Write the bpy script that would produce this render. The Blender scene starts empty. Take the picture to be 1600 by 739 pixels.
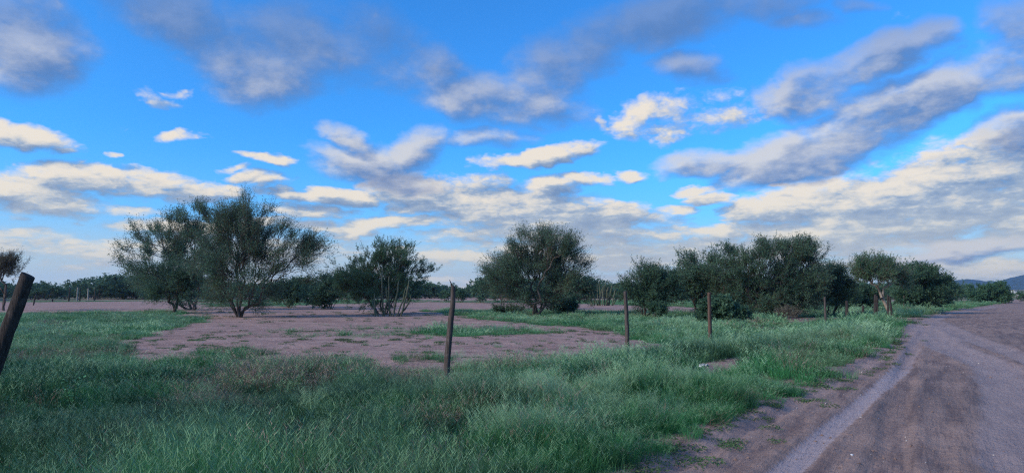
import bpy, math, random
import numpy as np
from mathutils import Vector

R = math.radians
rng = np.random.default_rng(7)
random.seed(7)
sc = bpy.context.scene
COL = sc.collection

# ------------------------------------------------------------------ camera
CAM_H = 1.55
FOC = 1042.0                       # focal length in photograph pixels (1600 wide)
PITCH = math.atan(88.5 / FOC)
cam_d = bpy.data.cameras.new('camera')
cam = bpy.data.objects.new('camera', cam_d)
COL.objects.link(cam)
cam.location = (0, 0, CAM_H)
cam.rotation_euler = (math.pi / 2 + PITCH, 0, 0)
cam_d.sensor_width = 36
cam_d.lens = 36 * FOC / 1600
cam_d.clip_start = 0.05
cam_d.clip_end = 40000
sc.camera = cam

def ray(px, py):
    u = px - 800.0; v = 369.5 - py
    return np.array([u, FOC * math.cos(PITCH) - v * math.sin(PITCH), FOC * math.sin(PITCH) + v * math.cos(PITCH)])
def gp(px, py):
    """ground point seen at a photograph pixel"""
    d = ray(px, py); s = CAM_H / -d[2]
    return np.array([d[0] * s, d[1] * s])
def at(px, py, Y):
    d = ray(px, py); s = Y / d[1]
    return np.array([d[0] * s, Y, CAM_H + d[2] * s])
def azel(px, py):
    d = ray(px, py)
    return np.array([math.atan2(d[0], d[1]), math.atan2(d[2], math.hypot(d[0], d[1]))])

# ------------------------------------------------------------------ light and sky
SUN_EL, SUN_AZ = R(28), R(-118)    # low sun, veiled, behind the camera to the left
sc.view_settings.view_transform = 'Standard'
sc.view_settings.look = 'None'
sc.view_settings.exposure = 0.45
sc.view_settings.gamma = 1.0
sun_d = bpy.data.lights.new('sun', 'SUN')
sun_d.energy = 2.6
sun_d.angle = R(24)
sun_d.color = (1.0, 0.83, 0.66)
sun = bpy.data.objects.new('sun', sun_d); COL.objects.link(sun)
sd = Vector((math.sin(SUN_AZ) * math.cos(SUN_EL), math.cos(SUN_AZ) * math.cos(SUN_EL), math.sin(SUN_EL)))
sun.rotation_euler = sd.to_track_quat('Z', 'Y').to_euler()

class NT:
    """tiny node helper"""
    def __init__(s, tree): s.t = tree; s.n = tree.nodes; s.l = tree.links
    def new(s, typ, **kw):
        n = s.n.new(typ)
        for k, v in kw.items(): setattr(n, k, v)
        return n
    def put(s, sock, v):
        if isinstance(v, bpy.types.NodeSocket): s.l.new(v, sock)
        elif v is not None:
            try: sock.default_value = v
            except Exception: sock.default_value = tuple(v) + (1,)
    def math(s, op, a, b=None, c=None, clamp=False):
        n = s.new('ShaderNodeMath', operation=op, use_clamp=clamp)
        s.put(n.inputs[0], a)
        if b is not None: s.put(n.inputs[1], b)
        if c is not None: s.put(n.inputs[2], c)
        return n.outputs[0]
    def vmath(s, op, a, b=None, out=0):
        n = s.new('ShaderNodeVectorMath', operation=op)
        s.put(n.inputs[0], a)
        if b is not None:
            s.put(n.inputs['Scale'] if op == 'SCALE' else n.inputs[1], b)
        return n.outputs[out]
    def mix(s, f, a, b, mode='MIX'):
        n = s.new('ShaderNodeMix', data_type='RGBA', blend_type=mode)
        s.put(n.inputs[0], f); s.put(n.inputs[6], a); s.put(n.inputs[7], b)
        return n.outputs[2]
    def noise(s, vec, scale, detail=4, rough=0.5, lac=2.0, out='Fac', dist=0.0):
        n = s.new('ShaderNodeTexNoise')
        n.inputs['Scale'].default_value = scale; n.inputs['Detail'].default_value = detail
        n.inputs['Roughness'].default_value = rough; n.inputs['Lacunarity'].default_value = lac
        n.inputs['Distortion'].default_value = dist
        if vec is not None: s.put(n.inputs['Vector'], vec)
        return n.outputs[out]
    def ss(s, x, lo, hi, a=0.0, b=1.0, kind='SMOOTHSTEP'):
        n = s.new('ShaderNodeMapRange', interpolation_type=kind)
        s.put(n.inputs[0], x)
        for i, v in zip((1, 2, 3, 4), (lo, hi, a, b)): s.put(n.inputs[i], v)
        return n.outputs[0]
    def xyz(s, x, y, z):
        n = s.new('ShaderNodeCombineXYZ')
        for i, v in enumerate((x, y, z)): s.put(n.inputs[i], v)
        return n.outputs[0]
    def sep(s, v):
        n = s.new('ShaderNodeSeparateXYZ'); s.put(n.inputs[0], v); return n.outputs
    def attr(s, name, out='Fac'):
        return s.new('ShaderNodeAttribute', attribute_name=name).outputs[out]

# clouds: (centre x, centre y, half width, half height, tilt in degrees, weight), measured off the photograph and
# turned into compass bearing and elevation of the real sky
SOFT = [
 (25, 60, 120, 85, -20, 1.0), (300, 40, 130, 48, -28, 1.0), (385, 95, 105, 60, -20, 1.15), (440, 60, 110, 60, 0, .9),
 (520, 75, 110, 55, 10, .75), (560, 110, 90, 35, 0, .55), (690, 115, 80, 34, -22, .75), (790, 160, 125, 40, -8, 1.15),
 (860, 110, 80, 60, 25, 1.1), (930, 70, 100, 48, 25, 1.1), (1030, 30, 140, 42, 15, 1.1), (1150, 5, 110, 26, 5, .9),
 (1092, 112, 62, 26, -10, .85), (1250, 28, 55, 16, 0, .6), (1320, 4, 40, 10, 0, .6),
 (1275, 140, 90, 48, 20, 1.6), (1350, 105, 95, 40, 28, 1.5), (1430, 62, 60, 30, 25, .95), (1330, 170, 90, 40, 10, .8),
 (1110, 252, 90, 22, 5, 1.3), (1225, 245, 110, 38, 15, 1.6), (1330, 210, 110, 46, 24, 1.6), (1440, 160, 110, 42, 26, 1.6),
 (1530, 115, 100, 50, 20, 1.3), (1600, 60, 75, 90, 0, 1.1), (1580, 215, 80, 40, 0, 1.5), (1500, 165, 50, 22, 15, .8),
 (1400, 215, 60, 25, 30, .8),
 (655, 238, 60, 32, 28, 1.1), (535, 213, 52, 17, -24, 1.0), (580, 255, 90, 26, -4, 1.1), (520, 240, 45, 16, -10, .7), (640, 280, 80, 18, -4, .9),
 (775, 215, 60, 14, 0, .8), (1500, 388, 150, 18, 4, 1.25),
]
CRISP = [
 (40, 222, 95, 24, -8, 1.15), (105, 241, 34, 8, -3, .9), (100, 285, 150, 26, 2, 1.15), (60, 312, 110, 26, -8, 1.1),
 (190, 292, 80, 17, 0, .9), (130, 270, 70, 12, 3, 1.0), (305, 302, 80, 17, 0, 1.15), (240, 285, 45, 10, 0, .8), (385, 280, 55, 14, 0, 1.0), (345, 263, 36, 8, 5, .8),
 (402, 243, 36, 9, -8, .95), (255, 156, 22, 12, -30, .68), (288, 141, 24, 11, 10, .6), (295, 211, 34, 9, 12, .75), (192, 243, 13, 5, 0, .8),
 (470, 301, 95, 11, -4, 1.15), (480, 323, 70, 13, 0, 1.0), (560, 305, 60, 12, -5, 1.1), (610, 346, 95, 13, 3, 1.15), (545, 357, 15, 7, 0, .9), (505, 348, 40, 6, 0, .6),
 (690, 305, 110, 34, -4, 1.3), (790, 325, 140, 44, 0, 1.4), (870, 340, 110, 30, 0, 1.3), (950, 338, 100, 28, -4, 1.2), (860, 290, 52, 18, 0, 1.15), (740, 285, 70, 16, 0, 1.0),
 (836, 246, 74, 13, 9, 1.2), (908, 277, 32, 9, -6, 1.0), (965, 270, 32, 9, 0, .85), (915, 190, 12, 12, 20, .7),
 (1040, 175, 90, 26, 6, .62), (980, 197, 55, 20, 0, .6), (1110, 192, 80, 16, 4, .62), (1060, 210, 60, 14, 5, .7),
 (1120, 309, 48, 8, 5, 1.0), (1095, 298, 36, 7, 3, .9), (1226, 284, 18, 5, 0, .9), (1060, 325, 50, 7, 0, .6),
 (900, 372, 190, 17, -2, 1.15), (1000, 362, 120, 16, -3, 1.15), (1060, 383, 170, 15, 2, 1.05), (720, 372, 85, 13, 0, .8), (960, 402, 200, 11, 0, .85), (1130, 365, 70, 13, 4, .95), (800, 385, 60, 12, 0, 1.0),
 (940, 432, 160, 8, 0, .7), (1020, 412, 100, 9, 0, .8), (700, 400, 110, 9, 0, .55),
 (1370, 305, 200, 46, 8, 1.25), (1500, 270, 170, 48, 10, 1.3), (1230, 325, 85, 24, 6, 1.15), (1500, 330, 230, 48, 3, 1.35), (1380, 345, 190, 44, 0, 1.25), (1290, 372, 150, 30, 0, 1.15),
 (1600, 345, 130, 50, 0, 1.2), (1450, 375, 150, 16, 0, 1.0), (1550, 420, 130, 17, 4, 1.15), (1420, 410, 100, 12, 3, 1.0), (1200, 385, 90, 14, 0, .9), (1640, 300, 90, 60, 0, 1.2),
 (100, 392, 210, 26, 0, 1.05), (20, 372, 120, 12, 0, .8), (300, 352, 110, 12, 0, .9), (190, 330, 60, 9, 0, .7), (420, 340, 60, 8, 0, .7), (520, 390, 80, 9, 0, .7), (240, 390, 70, 10, 0, .8),
]
def build_world():
    w = bpy.data.worlds.new('World'); sc.world = w; w.use_nodes = True
    t = NT(w.node_tree); w.node_tree.nodes.clear()
    # --- field group -------------------------------------------------
    g = bpy.data.node_groups.new('cloud_field', 'ShaderNodeTree')
    g.interface.new_socket('P', in_out='INPUT', socket_type='NodeSocketVector')
    g.interface.new_socket('Q', in_out='INPUT', socket_type='NodeSocketVector')
    g.interface.new_socket('S', in_out='OUTPUT', socket_type='NodeSocketFloat')
    g.interface.new_socket('C', in_out='OUTPUT', socket_type='NodeSocketFloat')
    k = NT(g); gi = k.new('NodeGroupInput'); go = k.new('NodeGroupOutput')
    P, Q = gi.outputs[0], gi.outputs[1]
    wn = k.noise(Q, 5.0, 3, .55, out='Color')
    wv = k.vmath('MULTIPLY', k.vmath('SUBTRACT', wn, (.5, .5, .5)), (.12, .045, 0))
    wn2 = k.noise(Q, 22.0, 3, .6, out='Color')
    wv2 = k.vmath('MULTIPLY', k.vmath('SUBTRACT', wn2, (.5, .5, .5)), (.055, .022, 0))
    Pw = k.vmath('ADD', k.vmath('ADD', P, wv), wv2)
    wx, wy, _ = k.sep(Pw)
    M1 = k.xyz(k.math('MULTIPLY', wx, wx), k.math('MULTIPLY', wx, wy), k.math('MULTIPLY', wy, wy))
    M2 = k.xyz(wx, wy, 1.0)
    def field(blobs, grow):
        # each lobe is w * (1 - r^2) of a tilted ellipse, written as a quadratic form in bearing and elevation
        acc = None
        for (cx, cy, rx, ry, rot, wt) in blobs:
            c = azel(cx, cy); a = R(rot)
            e1 = azel(cx + rx * math.cos(a), cy - rx * math.sin(a)) - c
            th = math.atan2(e1[1], e1[0]); L1 = np.linalg.norm(e1) * grow
            e2 = azel(cx - ry * math.sin(a), cy - ry * math.cos(a)) - c; L2 = np.linalg.norm(e2) * grow
            u = np.array([math.cos(th), math.sin(th)]) / L1; v = np.array([-math.sin(th), math.cos(th)]) / L2
            A = np.outer(u, u) + np.outer(v, v)
            q1 = -wt * np.array([A[0, 0], 2 * A[0, 1], A[1, 1]])
            lin = 2 * wt * (A @ c); q2 = np.array([lin[0], lin[1], wt - wt * c @ A @ c])
            f1 = k.vmath('DOT_PRODUCT', M1, tuple(q1), out=1)
            f2 = k.vmath('DOT_PRODUCT', M2, tuple(q2), out=1)
            f = k.math('ADD', f1, f2)
            acc = f if acc is None else k.math('SMOOTH_MAX', acc, f, .12)
        return k.math('MAXIMUM', acc, -.9)
    S = field(SOFT, 1.22); C = field(CRISP, 1.12)
    # beyond the frame: the same kind of broken cloud goes on all round
    px, py, _ = k.sep(P)
    out_az = k.ss(k.math('ABSOLUTE', px), .70, .86)
    out_el = k.ss(py, .50, .62)
    outm = k.math('MAXIMUM', out_az, out_el)
    big = k.noise(k.vmath('ADD', Q, (3.1, 7.7, 2.2)), 2.4, 2, .5)
    gen = k.math('MULTIPLY', k.ss(big, .40, .70, -.7, 1.1), outm)
    gen = k.math('SUBTRACT', gen, k.math('SUBTRACT', 1.0, outm))
    low = k.ss(py, .12, .42)
    S = k.math('MAXIMUM', S, k.math('ADD', gen, k.ss(low, 0, 1, -.5, .0)))
    C = k.math('MAXIMUM', C, k.math('ADD', gen, k.ss(low, 0, 1, .0, -.7)))
    # thin layered cloud towards the horizon
    ln = k.noise(k.vmath('MULTIPLY', Q, (4.0, 4.0, 9.0)), 1.0, 5, .55)
    lb = k.math('ADD', k.ss(ln, .40, .66, -.55, .7), k.ss(py, .085, .15, 0, -1.6))
    C = k.math('MAXIMUM', C, lb)
    S = k.math('MINIMUM', S, 1.1); C = k.math('MULTIPLY', C, .9)
    nz = k.noise(k.vmath('MULTIPLY', Q, (1, 1, 1.2)), 8.0, 8, .58)
    vo = k.new('ShaderNodeTexVoronoi', feature='F1'); vo.inputs['Scale'].default_value = 20.0
    vo.inputs['Detail'].default_value = 2.0; vo.inputs['Roughness'].default_value = .55; vo.inputs['Lacunarity'].default_value = 2.3; vo.normalize = True
    qv = k.vmath('ADD', k.vmath('MULTIPLY', Q, (1, 1, 1.25)), k.vmath('MULTIPLY', wn2, (.07, .07, .07)))
    k.l.new(qv, vo.inputs['Vector'])
    a1 = k.math('SUBTRACT', nz, .5); a2 = k.math('SUBTRACT', .36, vo.outputs['Distance'])
    S = k.math('ADD', S, k.math('MULTIPLY_ADD', a1, 2.3, k.math('MULTIPLY', a2, .65)))
    C = k.math('ADD', C, k.math('MULTIPLY_ADD', a1, 2.6, k.math('MULTIPLY', a2, 2.3)))
    k.l.new(S, go.inputs[0]); k.l.new(C, go.inputs[1])
    # --- main ---------------------------------------------------------
    gen_ = t.new('ShaderNodeTexCoord').outputs['Generated']
    D = t.vmath('NORMALIZE', gen_)
    x, y, z = t.sep(D)
    az = t.math('ARCTAN2', x, y)
    el = t.math('ARCSINE', z)
    elc = t.math('MAXIMUM', el, -.02)
    gg = t.math('MULTIPLY', t.math('LOGARITHM', t.math('ADD', elc, .16), math.e), .62)
    P = t.xyz(az, el, 0); Q = t.xyz(x, y, gg)
    def inst(P, Q):
        n = t.new('ShaderNodeGroup'); n.node_tree = g
        t.l.new(P, n.inputs[0]); t.l.new(Q, n.inputs[1]); return n.outputs
    S0, C0 = inst(P, Q)
    S1, C1 = inst(t.vmath('ADD', P, (-.015, .015, 0)), t.vmath('ADD', Q, (-.016, -.008, .032)))
    big = t.noise(t.vmath('MULTIPLY', t.vmath('ADD', Q, (5, 2, 8)), (2.6, 2.6, 8.5)), 1.6, 6, .6)
    bigs = t.math('SUBTRACT', big, .5)
    litS = t.ss(t.math('ADD', t.math('SUBTRACT', S0, S1), t.math('MULTIPLY', bigs, 1.0)), -.45, .85)
    litC = t.ss(t.math('ADD', t.math('SUBTRACT', C0, C1), t.math('MULTIPLY', bigs, 2.8)), -.9, 1.15)
    up = t.ss(el, -.004, .006)
    dS = t.math('MULTIPLY', t.ss(S0, -.10, 1.30), up); dC = t.math('MULTIPLY', t.ss(C0, -.14, .90), up)
    thinC = t.ss(C0, .35, 1.15)        # thick parts go grey
    # clear sky
    sky = t.new('ShaderNodeTexSky', sky_type='NISHITA', sun_disc=False)
    sky.sun_elevation = SUN_EL; sky.sun_rotation = SUN_AZ
    sky.altitude = 0; sky.air_density = 1.0; sky.dust_density = .6; sky.ozone_density = 2.5
    base = t.mix(1.0, sky.outputs[0], SKY_TINT, 'MULTIPLY')
    hz = t.ss(el, -.03, .27, 1.0, 0.0)
    hz = t.math('POWER', hz, 1.8)
    base = t.mix(t.math('MULTIPLY', hz, .88), base, HAZE_COL)
    base = t.mix(t.ss(el, .01, .12, .55, 0), base, HAZE_CLOUD)
    cS = t.mix(litS, S_DARK, t.mix(t.ss(el, .22, .40), S_LIT, S_LIT2))
    cC = t.mix(t.ss(litC, .45, 1.0, kind='LINEAR'), t.mix(t.ss(litC, 0, .5, kind='LINEAR'), C_DARK, C_MID), C_LIT)
    cC = t.mix(t.math('MULTIPLY', thinC, t.ss(litC, .35, .75, .2, 0)), cC, C_GREY)
    lowc = t.ss(el, .0, .16, .62, .0)
    cC = t.mix(lowc, cC, HAZE_CLOUD)
    col = t.mix(t.math('MULTIPLY', dC, .95), base, cC)
    col = t.mix(t.math('MULTIPLY', dS, t.ss(el, .2, .4, .94, .84)), col, cS)
    bg = t.new('ShaderNodeBackground'); bg.inputs['Strength'].default_value = SKY_STRENGTH
    t.l.new(col, bg.inputs['Color'])
    o = t.new('ShaderNodeOutputWorld'); t.l.new(bg.outputs[0], o.inputs['Surface'])
    w.cycles.sampling_method = 'MANUAL'; w.cycles.sample_map_resolution = 512
SKY_STRENGTH = 0.0732
def srgb(r, g, b, k=1.0):
    f = lambda c: ((c / 255 + .055) / 1.055) ** 2.4 if c > 10 else c / 255 / 12.92
    return tuple(f(c) * k for c in (r, g, b)) + (1,)
K = 10.0
SKY_TINT = (.36, 1.42, 2.5, 1)
HAZE_COL = srgb(160, 196, 234, K)
S_DARK = srgb(92, 128, 182, K); S_LIT = srgb(216, 216, 218, K); S_LIT2 = srgb(116, 148, 200, K)
C_DARK = srgb(108, 138, 178, K); C_MID = srgb(172, 186, 202, K); C_LIT = srgb(246, 234, 214, K); C_GREY = srgb(142, 156, 186, K)
HAZE_CLOUD = srgb(230, 228, 214, K)
build_world()

# ------------------------------------------------------------------ noise and layout in numpy
def _hash(ix, iy, seed):
    h = (ix.astype(np.int64) * 374761393 + iy.astype(np.int64) * 668265263 + seed * 1442695041) & 0xffffffff
    h = ((h ^ (h >> 13)) * 1274126177) & 0xffffffff
    return ((h ^ (h >> 16)) & 0xffffff) / float(0xffffff)
def vnoise(x, y, seed=0):
    ix = np.floor(x); iy = np.floor(y); fx = x - ix; fy = y - iy
    fx = fx * fx * (3 - 2 * fx); fy = fy * fy * (3 - 2 * fy)
    a = _hash(ix, iy, seed); b = _hash(ix + 1, iy, seed); c = _hash(ix, iy + 1, seed); d = _hash(ix + 1, iy + 1, seed)
    return (a * (1 - fx) + b * fx) * (1 - fy) + (c * (1 - fx) + d * fx) * fy
def fbm(x, y, f=1.0, o=4, seed=0, gain=.5):
    s = 0; a = 1; t = 0
    for i in range(o):
        s = s + a * vnoise(x * f, y * f, seed + i * 17); t += a; a *= gain; f *= 2.03
    return s / t - .5
def sst(x, a, b):
    t = np.clip((x - a) / (b - a), 0, 1); return t * t * (3 - 2 * t)
def poly_sd(x, y, pts):
    """signed distance to a polygon, positive inside"""
    pts = np.asarray(pts); d = np.full(x.shape, 1e9); ins = np.zeros(x.shape, bool)
    for i in range(len(pts)):
        a, b = pts[i], pts[(i + 1) % len(pts)]
        e = b - a; t = np.clip(((x - a[0]) * e[0] + (y - a[1]) * e[1]) / (e @ e + 1e-12), 0, 1)
        d = np.minimum(d, np.hypot(x - a[0] - t * e[0], y - a[1] - t * e[1]))
        c = ((a[1] > y) != (b[1] > y)) & (x < (b[0] - a[0]) * (y - a[1]) / (b[1] - a[1] + 1e-12) + a[0])
        ins ^= c
    return np.where(ins, d, -d)
def line_d(x, y, pts):
    pts = np.asarray(pts); d = np.full(x.shape, 1e9)
    for i in range(len(pts) - 1):
        a, b = pts[i], pts[i + 1]; e = b - a
        t = np.clip(((x - a[0]) * e[0] + (y - a[1]) * e[1]) / (e @ e), 0, 1)
        d = np.minimum(d, np.hypot(x - a[0] - t * e[0], y - a[1] - t * e[1]))
    return d
# road: left edge seen in the photograph, right edge far outside it
L_EDGE = [(-3.2, -1.5), (-1.2, 2.0)] + [tuple(gp(*p)) for p in
    [(950, 745), (1048, 700), (1158, 650), (1252, 606), (1333, 564), (1396, 527), (1402, 510), (1425, 497), (1472, 487), (1520, 480.5), (1562, 474.5), (1574, 469)]]
R_EDGE = [tuple(gp(*p)) for p in [(1588, 468.5), (1640, 474)]] + [(70, 60), (52, 34), (30, 12), (16, -4)]
ROAD = np.array(L_EDGE + R_EDGE)
def road_sd(x, y):
    far = np.hypot(x, y)
    n = fbm(x, y, 1.3, 4, 3) * .9 + fbm(x, y, .35, 2, 8) * .5
    return poly_sd(x, y, ROAD) + n * np.clip(far / 14, .45, 1.5)
TRACK1 = [gp(*p) for p in [(1200, 750), (1212, 739), (1310, 655), (1406, 575), (1424, 548), (1438, 520), (1448, 502), (1477, 490), (1560, 478)]]
TRACK2 = [gp(*p) for p in [(1640, 760), (1600, 719), (1582, 631), (1556, 570), (1480, 540), (1455, 522), (1448, 508)]]
TRACK3 = [gp(*p) for p in [(1700, 600), (1600, 555), (1520, 528), (1470, 508), (1452, 500)]]
TRACK4 = [gp(*p) for p in [(1380, 742), (1395, 690), (1400, 630), (1415, 575), (1428, 540)]]
TRACK5 = [gp(*p) for p in [(960, 760), (1090, 700), (1230, 632), (1340, 574), (1412, 528), (1436, 504)]]
DRIVE = [gp(*p) for p in [(1432, 497), (1395, 499.5), (1340, 501), (1270, 499), (1215, 496)]]
# bare soil inside the field (photograph outline -> ground)
def G(*pp): return np.array([gp(*p) for p in pp])
BARE = [
 (G((230, 566), (180, 535), (300, 506), (330, 499), (300, 490), (350, 485), (560, 484), (660, 487), (700, 492), (830, 508), (905, 511), (990, 524), (1035, 545), (985, 562), (870, 570), (740, 568), (690, 580), (600, 582), (520, 564), (400, 564)), .5),
 (G((-200, 492), (60, 489), (260, 486), (330, 480), (300, 470), (60, 472), (-200, 474)), 1.0),
 (G((260, 497), (420, 499), (480, 488), (430, 478), (300, 480)), .7),
 (G((400, 488), (600, 490), (760, 484), (1100, 490), (1110, 481), (900, 474), (640, 472), (470, 476)), 1.0),
 (G((1075, 590), (1160, 575), (1228, 556), (1190, 551), (1100, 566)), .35),
 (G((1230, 505), (1400, 504), (1440, 496), (1200, 494)), .8),
 (G((640, 469), (900, 470), (920, 467.5), (640, 467)), 1.5),
]
ISLES = [(367, 552, 1.0, .5), (672, 562, .8, .5), (760, 520, 2.2, .9), (545, 519, 3.5, .3), (640, 522, 2, .25), (985, 553, .9, .9), (430, 557, 1.5, .3)]
def bare_mask(x, y):
    far = np.hypot(x, y); m = np.zeros(x.shape)
    n = fbm(x, y, .45, 4, 21) * 3.0 + fbm(x, y, 1.9, 3, 22) * 1.3
    for P, s in BARE:
        sdv = poly_sd(x, y, P) + n * s * np.clip(far / 25, .4, 2.2)
        m = np.maximum(m, sst(sdv, -.35 * s * np.clip(far / 20, .5, 3), .35 * s * np.clip(far / 20, .5, 3)))
    for (px, py, r, w) in ISLES:
        c = gp(px, py); d = np.hypot((x - c[0]) , (y - c[1]) * 1.0) / (r * 1.3) + fbm(x, y, 1.3, 3, 5) * .9
        m = m * (1 - w * (1 - sst(d, .55, 1.1)))
    # far field: long alternating stripes of soil and grass
    st = fbm(x * .25, y, .09, 4, 31); m = np.maximum(m, sst(far, 95, 130) * sst(st, -.06, .10) * .9)
    dr = sst(1.5 - line_d(x, y, DRIVE) + fbm(x, y, .7, 3, 9) * 1.6, -.2, .4)
    return np.maximum(m, dr)
def height(x, y):
    far = np.hypot(x, y); r = road_sd(x, y)
    h = fbm(x, y, .12, 3, 41) * .12 * sst(far, 6, 25) * (1 - .7 * sst(far, 60, 150))
    h = h + fbm(x, y, .9, 3, 42) * .05
    on = sst(r, 0, .5)
    h = h * (1 - .75 * on) - .05 * on
    fine = (far < 45)
    hf = fbm(x, y, 6, 4, 43, .6) * .03 + fbm(x, y, 1.7, 2, 44) * .02
    h = h + hf
    # wheel ruts
    for T, w, dep in ((TRACK1, .15, .02), (TRACK2, .35, .025), (TRACK3, .3, .02), (TRACK4, .18, .03), (TRACK5, .16, .035)):
        d = line_d(x, y, T) + fbm(x, y, 1.1, 2, 50) * .08
        h = h - on * dep * (1 - sst(d, w * .6, w * 1.25)) + on * .022 * np.exp(-((d - w * 1.5) / .1) ** 2)
    return h
def hgt(x, y): return float(height(np.array([float(x)]), np.array([float(y)]))[0])

# ------------------------------------------------------------------ object helpers
def tag(o, label=None, cat=None, group=None, kind=None):
    if label: o['label'] = label
    if cat: o['category'] = cat
    if group: o['group'] = group
    if kind: o['kind'] = kind
    return o
def mesh_from(name, V, F, mats=(), smooth=False, attrs=None):
    """F: (n,3) or (n,4) int array"""
    me = bpy.data.meshes.new(name)
    V = np.ascontiguousarray(V, dtype=np.float32); F = np.ascontiguousarray(F, dtype=np.int32)
    k = F.shape[1]
    me.vertices.add(len(V)); me.vertices.foreach_set('co', V.ravel())
    me.loops.add(F.size); me.loops.foreach_set('vertex_index', F.ravel())
    me.polygons.add(len(F)); me.polygons.foreach_set('loop_start', np.arange(0, F.size, k, dtype=np.int32))
    me.polygons.foreach_set('loop_total', np.full(len(F), k, dtype=np.int32))
    me.polygons.foreach_set('use_smooth', np.full(len(F), smooth, dtype=bool))
    for n, a in (attrs or {}).items():
        at_ = me.attributes.new(n, 'FLOAT', 'POINT'); at_.data.foreach_set('value', np.ascontiguousarray(a, dtype=np.float32))
    me.update(calc_edges=True)
    for m in (mats if isinstance(mats, (list, tuple)) else [mats]): me.materials.append(m)
    return me
def obj(name, me, parent=None, loc=(0, 0, 0), rot=(0, 0, 0)):
    o = bpy.data.objects.new(name, me); COL.objects.link(o)
    o.location = loc; o.rotation_euler = rot
    if parent: o.parent = parent
    return o
def empty(name, loc, rz=0.0):
    o = bpy.data.objects.new(name, None); COL.objects.link(o)
    o.location = loc; o.rotation_euler = (0, 0, rz); o.empty_display_size = .3
    return o
def copy_tree(o, loc, rz, scale):
    c = o.copy(); COL.objects.link(c)
    c.location = loc; c.rotation_euler = (0, 0, rz); c.scale = scale
    for ch in list(o.children):
        d = ch.copy(); COL.objects.link(d); d.parent = c
    return c

def material(name, build, rough=.9, spec=.2):
    m = bpy.data.materials.new(name); m.use_nodes = True
    t = NT(m.node_tree); m.node_tree.nodes.clear()
    out = t.new('ShaderNodeOutputMaterial')
    build(t, out)
    return m
def principled(t, out, col, rough=.9, spec=.2, normal=None):
    p = t.new('ShaderNodeBsdfPrincipled')
    t.put(p.inputs['Base Color'], col); t.put(p.inputs['Roughness'], rough)
    p.inputs['Specular IOR Level'].default_value = spec
    if normal is not None: t.l.new(normal, p.inputs['Normal'])
    t.l.new(p.outputs[0], out.inputs['Surface']); return p
def bump(t, h, strength=.5, dist=.02):
    b = t.new('ShaderNodeBump'); b.inputs['Strength'].default_value = strength; b.inputs['Distance'].default_value = dist
    t.l.new(h, b.inputs['Height']); return b.outputs[0]
def gpos(t): return t.new('ShaderNodeNewGeometry').outputs['Position']

# ------------------------------------------------------------------ ground and road
SOIL = (.42, .275, .22, 1); SOIL2 = (.29, .18, .145, 1); SOIL3 = (.49, .345, .29, 1)
GREENC = (.085, .15, .06, 1); THATCH = (.17, .15, .09, 1)
def b_ground(t, out):
    p = gpos(t)
    n1 = t.noise(p, .7, 6, .6); n2 = t.noise(p, 9, 6, .65); n3 = t.noise(p, 60, 4, .7)
    n4 = t.noise(t.vmath('MULTIPLY', p, (.25, 1, 1)), .5, 5, .6)
    soil = t.mix(t.ss(n1, .35, .65), SOIL, SOIL2); soil = t.mix(t.ss(n2, .45, .7), soil, SOIL3)
    soil = t.mix(t.ss(n4, .5, .68, 0, .6), soil, SOIL2)
    soil = t.mix(t.ss(n3, .52, .72, 0, .5), soil, (.12, .09, .07, 1))
    n5 = t.noise(t.vmath('MULTIPLY', p, (.8, 2.6, 1)), 1.6, 7, .68)
    soil = t.mix(t.ss(n5, .56, .64, 0, .7), soil, (.13, .10, .085, 1))
    gr = t.mix(t.ss(n2, .35, .65), GREENC, THATCH); gr = t.mix(t.ss(n1, .4, .7, 0, .6), gr, (.12, .18, .08, 1))
    bare = t.math('ADD', t.attr('bare'), t.math('MULTIPLY', t.math('SUBTRACT', n2, .5), .6))
    col = t.mix(t.ss(bare, .3, .6), gr, soil)
    h = t.math('ADD', n2, t.math('MULTIPLY', n3, .4))
    principled(t, out, col, .95, .1, bump(t, h, .8, .05))
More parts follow.
